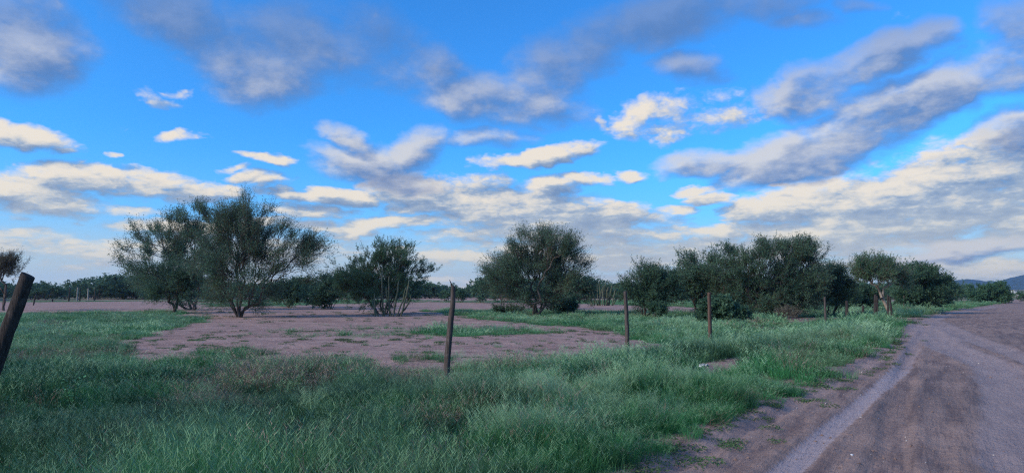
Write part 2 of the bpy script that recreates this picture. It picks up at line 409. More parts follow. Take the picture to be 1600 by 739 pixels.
def b_road(t, out):
    p = gpos(t)
    n1 = t.noise(p, .9, 6, .6); n2 = t.noise(p, 11, 6, .65); n3 = t.noise(p, 90, 4, .7); nb = t.noise(p, .22, 4, .55)
    m = t.new('ShaderNodeMapping', vector_type='TEXTURE'); m.inputs['Rotation'].default_value = (0, 0, -R(32)); m.inputs['Scale'].default_value = (1, 9, 1)
    t.l.new(p, m.inputs['Vector']); ns = t.noise(m.outputs[0], 4.5, 6, .62); ns2 = t.noise(m.outputs[0], 22, 4, .6)
    base = t.mix(t.ss(n1, .35, .65), (.39, .265, .21, 1), (.30, .205, .165, 1))
    base = t.mix(t.ss(n2, .45, .75, 0, .6), base, (.42, .305, .26, 1))
    base = t.mix(t.ss(ns, .46, .64, 0, .75), base, (.19, .13, .115, 1))
    base = t.mix(t.ss(ns2, .55, .75, 0, .45), base, (.15, .10, .09, 1))
    mud = t.math('MULTIPLY', t.attr('mud'), t.ss(t.math('ADD', t.math('ADD', nb, t.math('MULTIPLY', n2, .6)), t.math('MULTIPLY', ns, .7)), .9, 1.5))
    base = t.mix(t.math('MULTIPLY', mud, .85), base, (.13, .10, .095, 1))
    tr = t.math('MULTIPLY', t.attr('track'), t.ss(t.math('ADD', t.math('MULTIPLY', n2, .5), t.math('MULTIPLY', ns2, .5)), .35, .6, .75, 1.0))
    base = t.mix(tr, base, (.43, .35, .34, 1))
    base = t.mix(t.ss(n3, .6, .78, 0, .45), base, (.10, .075, .065, 1))
    st = t.new('ShaderNodeTexVoronoi'); st.inputs['Scale'].default_value = 26; t.l.new(p, st.inputs['Vector'])
    stone = t.math('MULTIPLY', t.ss(st.outputs['Distance'], .10, .2, 1, 0), t.ss(t.noise(p, 13, 2), .56, .62))
    base = t.mix(t.math('MULTIPLY', stone, .6), base, (.42, .36, .32, 1))
    h = t.math('ADD', t.math('ADD', n2, t.math('MULTIPLY', n3, .35)), t.math('ADD', t.math('MULTIPLY', stone, .4), t.math('MULTIPLY', ns2, .8)))
    ruf = t.ss(mud, 0, 1, .92, .78)
    principled(t, out, base, ruf, .12, bump(t, h, .9, .045))
M_GROUND = material('soil_and_turf', b_ground)
M_ROAD = material('dirt_road', b_road)

def build_ground():
    fine_a = np.linspace(R(-46), R(46), 430)
    coarse = np.linspace(R(46), R(314), 50)[1:-1]
    A = np.concatenate([fine_a, coarse])
    rr = np.concatenate([np.geomspace(.4, 4, 14)[:-1], np.geomspace(4, 70, 380)[:-1], np.geomspace(70, 3400, 80)])
    na, nr = len(A), len(rr)
    AA, RR = np.meshgrid(A, rr, indexing='ij')
    X = (RR * np.sin(AA)).ravel(); Y = (RR * np.cos(AA)).ravel()
    X = np.append(X, 0.0); Y = np.append(Y, 0.0)
    rs = road_sd(X, Y); Z = height(X, Y)
    # raised clods and crumbly lip at the verge
    Z += .03 * np.exp(-((rs - .0) / .25) ** 2) * (fbm(X, Y, 3, 3, 77) + .3)
    bm_ = bare_mask(X, Y)
    edge = sst(rs, -.9, .05) * .8 + fbm(X, Y, 2.2, 3, 78) * .8 * sst(rs, -1.6, -.3)
    bare = np.maximum(bm_, edge)
    track = np.zeros(X.shape)
    for T, w, k_, am in ((TRACK1, .15, .95, .03), (TRACK2, .40, .5, .12), (TRACK3, .25, .4, .1), (TRACK5, .22, .25, .1)):
        d = line_d(X, Y, T) + fbm(X, Y, 2.4, 3, 61) * am
        e_ = .06 if T is TRACK1 else .2
        wf = w * np.clip(np.hypot(X, Y) / 16, .9, 3)
        track = np.maximum(track, k_ * (1 - sst(d, wf * (1 - e_), wf * (1 + e_))) * (1 if T is not TRACK1 else 1 - .5 * sst(Y, 13.5, 16)))
    c = gp(1480, 640); c2 = gp(1570, 512)
    mud = (1 - sst(poly_sd(X, Y, G((1330, 760), (1420, 570), (1500, 545), (1560, 600), (1600, 760))) * -1, -.6, .9))
    mud = np.maximum(mud, .8 * (1 - sst(-poly_sd(X, Y, G((1470, 500), (1800, 495), (1900, 530), (1600, 535))), -1, 3)))
    mud = np.maximum(mud, .25)
    i = np.arange(na); j = np.arange(nr - 1); I, J = np.meshgrid(i, j, indexing='ij')
    I2 = (I + 1) % na
    F = np.stack([I * nr + J, I * nr + J + 1, I2 * nr + J + 1, I2 * nr + J], -1).reshape(-1, 4)
    F = F[:, ::-1]
    fm = rs[F].mean(1) > 0
    ctr = len(X) - 1
    cap = np.stack([i * nr, ((i + 1) % na) * nr, np.full(na, ctr), np.full(na, ctr)], -1)
    def sub(Fs, name, mat, at_):
        u, inv = np.unique(Fs, return_inverse=True); Fs = inv.reshape(Fs.shape)
        V = np.stack([X[u], Y[u], Z[u]], -1)
        return obj(name, mesh_from(name, V, Fs, mat, True, {k: v[u] for k, v in at_.items()}))
    tag(sub(F[~fm], 'ground', M_GROUND, {'bare': bare}), kind='structure')
    tag(sub(F[fm], 'dirt_road', M_ROAD, {'track': track, 'mud': mud}), kind='structure')
build_ground()

# ------------------------------------------------------------------ hills on the right
def build_hills():
    def bm(t, out):
        p = gpos(t)
        n = t.noise(p, .007, 6, .6); n2 = t.noise(p, .05, 5, .6)
        c = t.mix(t.ss(n, .35, .65), (.025, .05, .04, 1), (.05, .065, .055, 1))
        c = t.mix(t.ss(n2, .45, .7), c, (.03, .05, .028, 1))
        c = t.mix(t.ss(n2, .66, .72, 0, .5), c, (.16, .13, .11, 1))
        principled(t, out, c, 1, .05)
    m = material('scrub_covered_hillside', bm)
    px = np.array([1150, 1250, 1330, 1400, 1450, 1480, 1510, 1535, 1560, 1580, 1600, 1640, 1700, 1900, 2300])
    py = np.array([458, 452, 448, 446, 446, 443, 439, 440.5, 440, 436.5, 432.5, 428, 426, 430, 444.])
    Y0 = 3000.0
    xs = (px - 800) / FOC * Y0
    hs = (458 - py) / FOC * Y0
    nx, ny = 260, 46
    u = np.linspace(xs[0], xs[-1], nx); v = np.linspace(0, 1, ny)
    U, Vv = np.meshgrid(u, v, indexing='ij')
    prof = np.sin(np.clip(Vv * 1.0, 0, 1) * math.pi) ** .85
    H = np.interp(U, xs, hs)
    n = fbm(U, Vv * 1700, 1 / 240, 5, 90, .55)
    Z = H * prof * (1 + n * .9 * (1 - np.abs(Vv - .5) * .4)) + n * 8
    Z[:, 0] = -20; Z[:, -1] = -20
    # keep the ridge line
    r = Z.max(1); r_s = np.convolve(np.pad(r, 4, mode='edge'), np.ones(9) / 9, 'valid')
    Z = Z * (np.maximum(H[:, 0], 1) * .97 / np.maximum(r_s, 1) * .75 + .25)[:, None]
    Yv = Y0 - 500 + Vv * 1000
    Z = np.where(Z > 0, Z * 1.16, Z)
    V = np.stack([U * (Yv / Y0), Yv, Z], -1).reshape(-1, 3)
    I, J = np.meshgrid(np.arange(nx - 1), np.arange(ny - 1), indexing='ij')
    F = np.stack([I * ny + J, (I + 1) * ny + J, (I + 1) * ny + J + 1, I * ny + J + 1], -1).reshape(-1, 4)
    tag(obj('hills', mesh_from('hills', V, F, m, True)), kind='structure')
build_hills()

# ------------------------------------------------------------------ wood and leaves
def tubes(P0, P1, R0, R1, sides):
    P0, P1 = np.asarray(P0), np.asarray(P1); n = len(P0)
    d = P1 - P0; d /= np.linalg.norm(d, axis=1, keepdims=True) + 1e-9
    ref = np.where(np.abs(d[:, 2:3]) > .9, np.array([[1., 0, 0]]), np.array([[0, 0, 1.]]))
    a = np.cross(d, ref); a /= np.linalg.norm(a, axis=1, keepdims=True) + 1e-9; b = np.cross(d, a)
    th = np.arange(sides) / sides * 2 * math.pi
    ring = a[:, None] * np.cos(th)[None, :, None] + b[:, None] * np.sin(th)[None, :, None]
    V = np.concatenate([P0[:, None] + ring * np.asarray(R0)[:, None, None], P1[:, None] + ring * np.asarray(R1)[:, None, None]], 1)
    i = np.arange(sides); j = (i + 1) % sides
    f = np.stack([i, j, j + sides, i + sides], -1)
    F = (f[None] + (np.arange(n) * 2 * sides)[:, None, None]).reshape(-1, 4)
    return V.reshape(-1, 3), F
def b_bark(c1, c2):
    def f(t, out):
        tc = t.new('ShaderNodeTexCoord').outputs['Object']
        n = t.noise(t.vmath('MULTIPLY', tc, (14, 14, 3)), 1, 5, .65); n2 = t.noise(tc, 2.2, 4, .6)
        c = t.mix(t.ss(n, .35, .65), c1, c2); c = t.mix(t.ss(n2, .5, .75, 0, .5), c, tuple(v * 1.5 for v in c2[:3]) + (1,))
        principled(t, out, c, .95, .1, bump(t, n, .8, .02))
    return f
M_BARK = material('grey_bark', b_bark((.07, .055, .045, 1), (.15, .12, .10, 1)))
M_BARK_DARK = material('dark_bark', b_bark((.035, .028, .024, 1), (.075, .06, .05, 1)))
M_BARK_PALE = material('pale_bark', b_bark((.17, .145, .11, 1), (.30, .26, .21, 1)))
def b_leaf(c1, c2, c3, trans=.3):
    def f(t, out):
        p = gpos(t); r = t.new('ShaderNodeNewGeometry').outputs['Random Per Island']
        n = t.noise(p, .9, 3, .55)
        c = t.mix(r, c1, c2); c = t.mix(t.ss(n, .42, .66, 0, .8), c, c3)
        d = t.new('ShaderNodeBsdfPrincipled'); t.put(d.inputs['Base Color'], c); d.inputs['Roughness'].default_value = .6
        d.inputs['Specular IOR Level'].default_value = .25
        tr = t.new('ShaderNodeBsdfTranslucent'); t.put(tr.inputs['Color'], t.mix(.5, c, c3))
        mx = t.new('ShaderNodeMixShader'); mx.inputs[0].default_value = trans
        t.l.new(d.outputs[0], mx.inputs[1]); t.l.new(tr.outputs[0], mx.inputs[2]); t.l.new(mx.outputs[0], out.inputs['Surface'])
    return f
M_LEAF = material('grey_green_leaves', b_leaf((.055, .13, .075, 1), (.09, .175, .10, 1), (.12, .21, .125, 1)))
M_LEAF_DARK = material('dark_leaves', b_leaf((.042, .105, .06, 1), (.07, .145, .08, 1), (.10, .185, .10, 1)))
M_LEAF_GREEN = material('green_leaves', b_leaf((.045, .12, .065, 1), (.075, .165, .085, 1), (.10, .195, .10, 1)))
M_LEAF_DRY = material('olive_leaves', b_leaf((.08, .085, .05, 1), (.11, .11, .07, 1), (.13, .12, .08, 1)))

def crown_targets(ells, n, g, clump=.34, per=10):
    wts = np.array([e[3] * e[4] * e[5] for e in ells]) ** .7 * np.array([e[6] for e in ells]); wts /= wts.sum()
    out = []
    for e, w in zip(ells, wts):
        m = max(2, int(n * w / per))
        d = g.normal(size=(m, 3)); d /= np.linalg.norm(d, axis=1, keepdims=True)
        r = g.random(m) ** .42
        c = np.array(e[:3]) + d * r[:, None] * np.array(e[3:6]) * (1 - .12 * g.random((m, 1)))
        k = g.integers(max(2, per // 3), int(per * 1.7), m)
        for ci, ki in zip(c, k):
            out.append(ci + np.clip(g.normal(size=(ki, 3)), -1.7, 1.7) * clump * np.array([1, 1, .7]) * (.5 + g.random()))
    T = np.concatenate(out)
    return T

def grow(base, T, g, stems=1, r0=.12, step=.34, first=None, rmin=.006, droop=0.0, wig=.10):
    """branches from a base point out to every target; returns edges"""
    E0, E1, A, B = [], [], [], []
    N = len(T)
    up = np.array([0, 0, 1.])
    def seg(p, q, ra, rb, k=2, w=wig):
        L = np.linalg.norm(q - p); pts = [p]
        for s in range(1, k): pts.append(p + (q - p) * s / k + g.normal(size=3) * L * w)
        pts.append(q)
        for s in range(k):
            E0.append(pts[s]); E1.append(pts[s + 1]); A.append(ra + (rb - ra) * s / k); B.append(ra + (rb - ra) * (s + 1) / k)
    def rad(n): return max(rmin, r0 * (n / N) ** .5)
    stack = []
    def split(Tn, k):
        if k <= 1: return [Tn]
        c = Tn[g.choice(len(Tn), k, replace=False)]
        for _ in range(3):
            lab = np.argmin(((Tn[:, None] - c[None]) ** 2).sum(2), 1)
            c = np.array([Tn[lab == i].mean(0) if (lab == i).any() else c[i] for i in range(k)])
        return [Tn[lab == i] for i in range(k) if (lab == i).any()]
    p0 = np.array(base, float)
    if first is not None:
        q = p0 + np.array(first); seg(p0, q, r0 * 1.15, r0, 3, .04); p0 = q
    for grp in split(T, stems):
        b = p0 + (g.normal(size=3) * np.array([.12, .12, 0]) if stems > 1 and first is None else 0)
        stack.append((b, grp, rad(len(grp)) * (1.15 if stems > 1 else 1), 0))
    while stack:
        p, Tn, rp, dep = stack.pop()
        n = len(Tn)
        if n <= 2:
            for q in Tn: seg(p, q, min(rp, rmin * 1.8), rmin * .6, 2, .12)
            continue
        c = Tn.mean(0)
        L = np.linalg.norm(c - p)
        f = step * (1.25 if dep == 0 else 1) * (.8 + .4 * g.random())
        q = p + (c - p) * f + up * L * (.05 if dep < 3 else -.0) + g.normal(size=3) * L * .05
        rq = rad(n)
        seg(p, q, rp, rq, 3 if L > 1.5 else 2)
        for grp in split(Tn, 2 if g.random() < .7 or n < 6 else 3): stack.append((q, grp, min(rq, rad(len(grp)) * 1.25), dep + 1))
    return np.array(E0), np.array(E1), np.array(A), np.array(B)

def leaves(T, center, g, twigs=4, tl=.4, per=9, ll=.07, lw=.026, updir=.5, out=.9):
    """sprays of small leaves round every target; also returns the twiglets"""
    n = len(T)
    base = np.repeat(T, twigs, 0)
    od = base - center; od /= np.linalg.norm(od, axis=1, keepdims=True) + 1e-6
    d = od * out + g.normal(size=base.shape) * .5 + np.array([0, 0, updir])
    d /= np.linalg.norm(d, axis=1, keepdims=True)
    L = tl * (.5 + g.random(len(base)))
    tip = base + d * L[:, None]
    m = len(base)
    tt = g.random((m, per)) ** .8
    pos = base[:, None] + d[:, None] * (tt * L[:, None])[:, :, None] + g.normal(size=(m, per, 3)) * .03 * (tl / .4)
    pos = pos.reshape(-1, 3); k = len(pos)
    a = np.repeat(d, per, 0) * .7 + g.normal(size=(k, 3)) * .75; a /= np.linalg.norm(a, axis=1, keepdims=True)
    b = np.cross(a, g.normal(size=(k, 3))); b /= np.linalg.norm(b, axis=1, keepdims=True) + 1e-6
    s = (.55 + .9 * g.random(k))[:, None]
    V = np.stack([pos - b * lw * s, pos + b * lw * s, pos + a * ll * s * 1.4], 1).reshape(-1, 3)
    F = np.arange(k * 3).reshape(-1, 3)
    return V, F, base, tip

def tree(name, base, ells, n, seed, label, cat='tree', stems=1, r0=.12, first=None, bark=None, leaf=None, group=None,
         clump=.32, tw=6, tl=.58, per=13, ll=.055, lw=.018, updir=.5, step=.34, percl=10, trunk_min=.035, out=.9):
    """base: world (x,y); ells: world ellipsoids (cx,cy,cz,rx,ry,rz,weight)"""
    g = np.random.default_rng(seed)
    bx, by = base; bz = hgt(bx, by)
    T = crown_targets(ells, n, g, clump, percl)
    T[:, 2] = np.maximum(T[:, 2], bz + .15 + .3 * g.random(len(T)))
    org = np.array([bx, by, bz])
    T = T - org
    E0, E1, A, B = grow((0, 0, -.1), T, g, stems, r0, step, first)
    root = empty(name, tuple(org)); tag(root, label, cat, group)
    big = A > trunk_min
    def wood(mask, nm, sides):
        if mask.sum() == 0: return
        V, F = tubes(E0[mask], E1[mask], A[mask], B[mask], sides)
        obj(nm, mesh_from(nm, V, F, bark or M_BARK, True), root)
    wood(big, 'trunk', 7)
    C = T.mean(0) * np.array([1, 1, .55])
    V, F, t0, t1 = leaves(T, C, g, tw, tl, per, ll, lw, updir, out)
    sm = ~big
    Vb, Fb = tubes(E0[sm], E1[sm], A[sm], B[sm], 4)
    Vt, Ft = tubes(t0, t1, np.full(len(t0), .005), np.full(len(t0), .003), 3)
    Vall = np.concatenate([Vb, Vt]); Fall = np.concatenate([Fb, Ft + len(Vb)])
    obj('branches', mesh_from('branches', Vall, Fall, bark or M_BARK, True), root)
    obj('crown', mesh_from('crown', V, F, leaf or M_LEAF, False), root)
    return root
def E(Y, cx, cy, rx, ry, w=1.0, dy=0.0, dep=.85):
    """crown lobe measured in the photograph, at its real distance Y"""
    c = at(cx, cy, Y + dy); s = (Y + dy) / FOC
    return (c[0], c[1], c[2], rx * s, max(rx, ry) * s * dep, ry * s, w)
def tpx(name, px, py, lobes, n, seed, label, Y=None, **kw):
    g0 = gp(px, py)
    if Y: b = at(px, py, Y)[:2]
    else: b = g0; Y = g0[1]
    rs_ = np.random.default_rng(seed + 500)
    ells = [E(Y, *(l[:4]), w=(l[4] if len(l) > 4 else 1), dy=(rs_.random() - .5) * l[2] * Y / FOC * .6) for l in lobes]
    return tree(name, b, ells, int(n * 1.35), seed, label, **kw)

# --- the trees that stand apart in the photograph
tpx('mesquite_tree', 370, 496, [(375, 385, 62, 68, 1.2), (400, 350, 45, 38, .7), (345, 400, 45, 60), (350, 345, 40, 25, .6), (440, 400, 52, 50, .7), (478, 395, 36, 30, .5), (375, 440, 55, 38, 1.0), (480, 425, 24, 28, .4), (372, 463, 48, 20, .8), (495, 392, 16, 16, .2)],
    1150, 11, 'tallest wide-spreading mesquite tree, left of centre', stems=6, r0=.16, tl=.9, per=11, clump=.24, out=1.15)
tpx('mesquite_tree', 272, 489, [(270, 452, 36, 28), (255, 430, 36, 20, .7), (290, 435, 28, 26, .7)],
    420, 12, 'low mesquite with short forked trunk before the left edge of the tallest tree', stems=2, r0=.13, first=(0.05, 0, .35), leaf=M_LEAF_DARK, bark=M_BARK_DARK)
tpx('mesquite_tree', 300, 481, [(245, 385, 55, 42), (295, 352, 42, 32, .9), (215, 415, 32, 26, .7), (300, 410, 45, 55, 1.1), (240, 440, 45, 22, .8)],
    680, 13, 'broad mesquite behind the low forked one, its crown merging with the tallest tree', stems=4, r0=.2, Y=62, ll=.08, lw=.026, tl=1.0, per=11, clump=.3, out=1.15)
tpx('mesquite_tree', 600, 491, [(610, 415, 55, 38, 1.2), (570, 430, 45, 38), (640, 430, 32, 36, .8), (545, 440, 28, 30, .7), (600, 455, 60, 24, .8), (560, 465, 28, 18, .6)],
    950, 14, 'rounded dense tree over the pale cactus stems in the middle of the field', stems=6, r0=.12, leaf=M_LEAF_GREEN, tl=.45)
tpx('mesquite_tree', 836, 494, [(838, 400, 42, 42, 1.1), (868, 395, 38, 28, .8), (880, 425, 40, 42), (825, 430, 50, 45, 1.1), (790, 425, 38, 24, .8), (900, 450, 26, 28, .6), (830, 372, 22, 15, .35), (785, 445, 30, 20, .7), (845, 462, 55, 20, .9)],
    1150, 15, 'tall pointed mesquite right of the bent fence post, its pale trunk forking low', stems=5, r0=.15, tl=.8, per=11, clump=.24, out=1.15)
tpx('mesquite_tree', 868, 477, [(868, 455, 28, 18), (775, 440, 30, 18, .8)],
    260, 16, 'dark scrub filling the gap under the tall pointed mesquite', cat='shrub', stems=4, r0=.07, Y=66, leaf=M_LEAF_DARK, ll=.085, lw=.034)
tpx('mesquite_tree', 1006, 497, [(1020, 438, 30, 22), (1045, 448, 24, 22, .8), (1010, 465, 28, 22), (985, 460, 12, 18, .5)],
    460, 17, 'dark bushy tree just right of the second upright fence post', stems=4, r0=.09, leaf=M_LEAF_DARK, bark=M_BARK_DARK)
tpx('mesquite_tree', 1095, 497, [(1100, 430, 45, 30), (1130, 400, 22, 13, .45), (1075, 445, 30, 28, .8), (1110, 460, 45, 28)],
    600, 18, 'leftmost tree of the long thicket with a small tuft rising above its crown', stems=4, r0=.13, Y=46, leaf=M_LEAF, clump=.26, ll=.06, lw=.022)
tpx('mesquite_tree', 1170, 499, [(1160, 428, 42, 24), (1190, 398, 26, 16, .7), (1165, 465, 50, 28), (1205, 445, 35, 30, .7)],
    640, 19, 'middle tree of the long thicket, behind the round bush', stems=5, r0=.15, Y=43, leaf=M_LEAF_DARK)
tpx('mesquite_tree', 1240, 498, [(1244, 398, 34, 22), (1205, 393, 22, 12, .45), (1270, 402, 16, 18, .5), (1245, 450, 50, 36, 1.1), (1210, 470, 35, 24, .7)],
    820, 20, 'highest tree of the long thicket with a feathery top', stems=4, r0=.17, Y=44, leaf=M_LEAF)
tpx('mesquite_tree', 1302, 497, [(1300, 430, 24, 20, .8), (1312, 455, 30, 24), (1285, 460, 20, 24, .7)],
    360, 21, 'thin-topped tree at the right end of the long thicket', stems=3, r0=.1, Y=46, leaf=M_LEAF_DARK)
tpx('mesquite_tree', 1392, 497, [(1368, 420, 30, 11, 1.1), (1352, 432, 20, 9, .7), (1395, 428, 22, 10, .8), (1375, 436, 34, 8, .5), (1408, 442, 14, 8, .5)],
    330, 22, 'flat-topped tree with a bare pale forked trunk beside the gate posts', stems=2, r0=.10, first=(-.42, .05, 1.3), bark=M_BARK_PALE, leaf=M_LEAF_GREEN, clump=.25, Y=43, updir=.3, trunk_min=.03)
tpx('mesquite_tree', 1432, 489, [(1428, 430, 24, 9), (1445, 442, 30, 14), (1424, 462, 22, 14), (1450, 464, 30, 14)],
    380, 23, 'dark tree standing just right of the flat-topped forked one', stems=3, r0=.15, Y=52, leaf=M_LEAF_DARK, ll=.085, lw=.03)
tpx('mesquite_tree', 1469, 483, [(1465, 455, 24, 16), (1478, 460, 15, 12), (1455, 468, 22, 10)],
    300, 24, 'low-crowned tree with two short dark trunks nearest the bend of the road', stems=2, r0=.14, first=(0, 0, .45), Y=64, leaf=M_LEAF_DARK, bark=M_BARK_DARK, ll=.085, lw=.03)
tpx('mesquite_tree', 1360, 484, [(1345, 462, 26, 12), (1325, 468, 26, 12)],
    260, 25, 'dark tree seen between and behind the two gate posts', stems=4, r0=.13, Y=60, leaf=M_LEAF_DARK, ll=.085, lw=.03)
tpx('mesquite_tree', 1545, 474, [(1552, 456, 17, 11), (1536, 462, 16, 9), (1560, 464, 12, 8)],
    420, 26, 'rounded dark tree standing alone near the far end of the dirt road', stems=5, r0=.16, Y=105, leaf=M_LEAF_GREEN, ll=.13, lw=.05, tl=.6, clump=.5)
tpx('mesquite_tree', 6, 484, [(12, 412, 24, 14), (-5, 420, 26, 18), (25, 425, 12, 8, .5)],
    330, 27, 'sparse tree cut off by the left frame edge behind the leaning post', stems=2, r0=.09, first=(0, 0, 1.2), Y=60, leaf=M_LEAF_DRY, per=7)
tpx('mesquite_tree', 450, 480, [(445, 458, 32, 18), (475, 452, 24, 20, .8)],
    420, 28, 'dark scrub behind the right side of the tallest tree', cat='shrub', stems=6, r0=.09, Y=72, leaf=M_LEAF_DARK, ll=.085, lw=.034)
tpx('mesquite_tree', 515, 480, [(515, 455, 26, 20), (535, 440, 16, 18, .6), (500, 465, 24, 12)],
    380, 29, 'dark scrub touching the left side of the rounded dense tree', cat='shrub', stems=6, r0=.09, Y=66, leaf=M_LEAF_DARK, ll=.085, lw=.034)

# --- bushes
tpx('round_bush', 1125, 506, [(1125, 488, 32, 16), (1105, 494, 18, 11), (1148, 493, 15, 11), (1128, 478, 20, 9)],
    420, 41, 'round leafy bush behind the third upright fence post', cat='bush', stems=7, r0=.035, leaf=M_LEAF_DARK, clump=.16, tl=.24, per=9, tw=5, ll=.07, lw=.04, updir=.3)
tpx('low_bush', 1026, 499, [(1026, 485, 12, 8)], 110, 42, 'little bare-footed shrub in front of the dark bushy tree', cat='bush', stems=4, r0=.03, leaf=M_LEAF_DARK, clump=.15, tl=.2, ll=.06)
tpx('low_bush', 1232, 499, [(1230, 491, 14, 7)], 70, 43, 'small twiggy half-bare shrub under the highest thicket tree', cat='bush', stems=6, r0=.03, bark=M_BARK_PALE, leaf=M_LEAF_DRY, clump=.2, tl=.3, per=3, ll=.05)
tpx('low_bush', 800, 492, [(795, 486, 26, 6)], 120, 44, 'low straggling brush left of the pointed mesquite trunk', cat='bush', stems=6, r0=.03, bark=M_BARK_DARK, leaf=M_LEAF_DARK, clump=.2, tl=.3, per=4, ll=.05)
tpx('low_bush', 885, 491, [(885, 478, 22, 10)], 170, 45, 'low dark brush right of the pointed mesquite trunk', cat='bush', stems=6, r0=.03, leaf=M_LEAF_DARK, clump=.2, tl=.3, ll=.06)

# --- prototype shrubs, then copies for the middle distance
def proto(seed, w, h, leaf, label, n=150):
    return tree('scrub_bush', (0, 300 + seed * 7), [(0, 300 + seed * 7, h * .62, w * .5, w * .45, h * .36, 1), (w * .25, 300 + seed * 7, h * .4, w * .3, w * .3, h * .3, .7), (-w * .28, 300 + seed * 7, h * .45, w * .3, w * .3, h * .28, .7)],
        n, seed, label, cat='bush', stems=5, r0=.1, leaf=leaf, clump=.4, tw=3, tl=.6, per=7, ll=.19, lw=.085, updir=.4)
protos = [proto(61, 6.5, 3.6, M_LEAF_DARK, '', 190), proto(62, 5, 4.2, M_LEAF_DARK, '', 170), proto(63, 8, 4.6, M_LEAF, '', 240), proto(64, 3.6, 2.2, M_LEAF_GREEN, '', 100)]
MID = [ # px, base y, kind, scale, label
 (127, 463, 2, 1.15, 'rounded tree above the pale far posts on the left'),
 (160, 463.5, 0, 1.0, 'far scrub bush just right of the pale far posts'),
 (30, 465, 1, .9, 'far dark bush behind the leaning post at the left edge'),
 (66, 464, 1, 1.25, 'slim far tree right of the leaning post head'),
 (92, 463, 0, 1.0, 'far scrub bush left of the rounded tree'),
 (196, 466, 2, .8, 'far dark bush at the left foot of the broad mesquite'),
 (222, 468, 0, .85, 'far dark bush behind the low forked mesquite, on its left'),
 (330, 470, 2, .85, 'dark bush seen between the low forked mesquite and the tallest tree'),
 (410, 471, 0, .95, 'dark bush behind the trunk of the tallest tree, on its right'),
 (470, 472, 2, .8, 'dark bush behind the scrub right of the tallest tree'),
 (560, 473, 0, .8, 'dark bush behind the left half of the rounded dense tree'),
 (640, 471, 1, .7, 'dark bush behind the right half of the rounded dense tree'),
 (694, 471, 1, .55, 'isolated dark bush directly left of the bent fence post top'),
 (722, 472, 0, .7, 'dark bush directly right of the bent fence post top'),
 (752, 473, 2, .85, 'loose-crowned bush between the bent post and the pointed mesquite'),
 (785, 475, 1, .8, 'small forked bush under the left wing of the pointed mesquite'),
 (915, 472, 0, .8, 'dark bush between the pointed mesquite and the cactus clump'),
 (970, 474, 1, .6, 'dark bush right behind the cactus clump'),
 (1060, 477, 2, .85, 'dark bush between the bushy tree and the long thicket'),
 (1150, 478, 2, .9, 'dark bush showing under the middle of the long thicket'),
 (1215, 480, 0, .9, 'dark bush under the highest tree of the long thicket'),
 (1275, 481, 3, 1.3, 'rounded green bush right of the half-bare shrub'),
 (1330, 480, 0, .8, 'dark bush left of the gate posts'),
 (1410, 480, 2, .7, 'dark bush behind the forked trunk of the flat-topped tree'),
 (1490, 472, 2, .75, 'first bush of the far row along the left of the road'),
 (1513, 471, 0, .7, 'second bush of the far row along the left of the road'),
 (1594, 471, 1, .5, 'dark bush on the far right side of the road end'),
]
for i, (px, py, k, s, lab) in enumerate(MID):
    g_ = gp(px, py); rr_ = np.random.default_rng(i)
    z = hgt(*g_)
    sc_ = (s * (.9 + .25 * rr_.random()), s * (.9 + .25 * rr_.random()), s)
    o = copy_tree(protos[k], (g_[0], g_[1], z), rr_.random() * 6.28, sc_)
    tag(o, lab, 'bush' if k != 2 else 'tree', 'scrub in the middle distance')

# --- geometry-nodes scatter (uncountable stuff only)
def scatter(name, P, rot, scl, idx, meshes, label, kind='stuff'):
    me = bpy.data.meshes.new(name)
    me.vertices.add(len(P)); me.vertices.foreach_set('co', np.ascontiguousarray(P, np.float32).ravel())
    a = me.attributes.new('rot', 'FLOAT_VECTOR', 'POINT'); a.data.foreach_set('vector', np.ascontiguousarray(rot, np.float32).ravel())
    a = me.attributes.new('scl', 'FLOAT_VECTOR', 'POINT'); a.data.foreach_set('vector', np.ascontiguousarray(scl, np.float32).ravel())
    a = me.attributes.new('idx', 'INT', 'POINT'); a.data.foreach_set('value', np.ascontiguousarray(idx, np.int32))
    me.update()
    o = obj(name, me); tag(o, label, None, None, kind)
    coll = bpy.data.collections.new(name + '_sources')
    for i, m in enumerate(meshes):
        s = bpy.data.objects.new('%s_source_%02d' % (name, i), m); coll.objects.link(s)
    ng = bpy.data.node_groups.new(name, 'GeometryNodeTree')
    ng.interface.new_socket('Geometry', in_out='INPUT', socket_type='NodeSocketGeometry')
    ng.interface.new_socket('Geometry', in_out='OUTPUT', socket_type='NodeSocketGeometry')
    N = ng.nodes; Lk = ng.links
    gi = N.new('NodeGroupInput'); go = N.new('NodeGroupOutput')
    ci = N.new('GeometryNodeCollectionInfo'); ci.inputs['Collection'].default_value = coll; ci.inputs['Separate Children'].default_value = True; ci.inputs['Reset Children'].default_value = True
    ip = N.new('GeometryNodeInstanceOnPoints'); ip.inputs['Pick Instance'].default_value = True
    def na(nm, dt):
        n = N.new('GeometryNodeInputNamedAttribute'); n.data_type = dt; n.inputs['Name'].default_value = nm; return n.outputs['Attribute']
    Lk.new(gi.outputs[0], ip.inputs['Points']); Lk.new(ci.outputs[0], ip.inputs['Instance'])
    Lk.new(na('idx', 'INT'), ip.inputs['Instance Index'])
    e2r = N.new('FunctionNodeEulerToRotation'); Lk.new(na('rot', 'FLOAT_VECTOR'), e2r.inputs[0]); Lk.new(e2r.outputs[0], ip.inputs['Rotation'])
    Lk.new(na('scl', 'FLOAT_VECTOR'), ip.inputs['Scale'])
    Lk.new(ip.outputs[0], go.inputs[0])
    md = o.modifiers.new('scatter', 'NODES'); md.node_group = ng
    return o
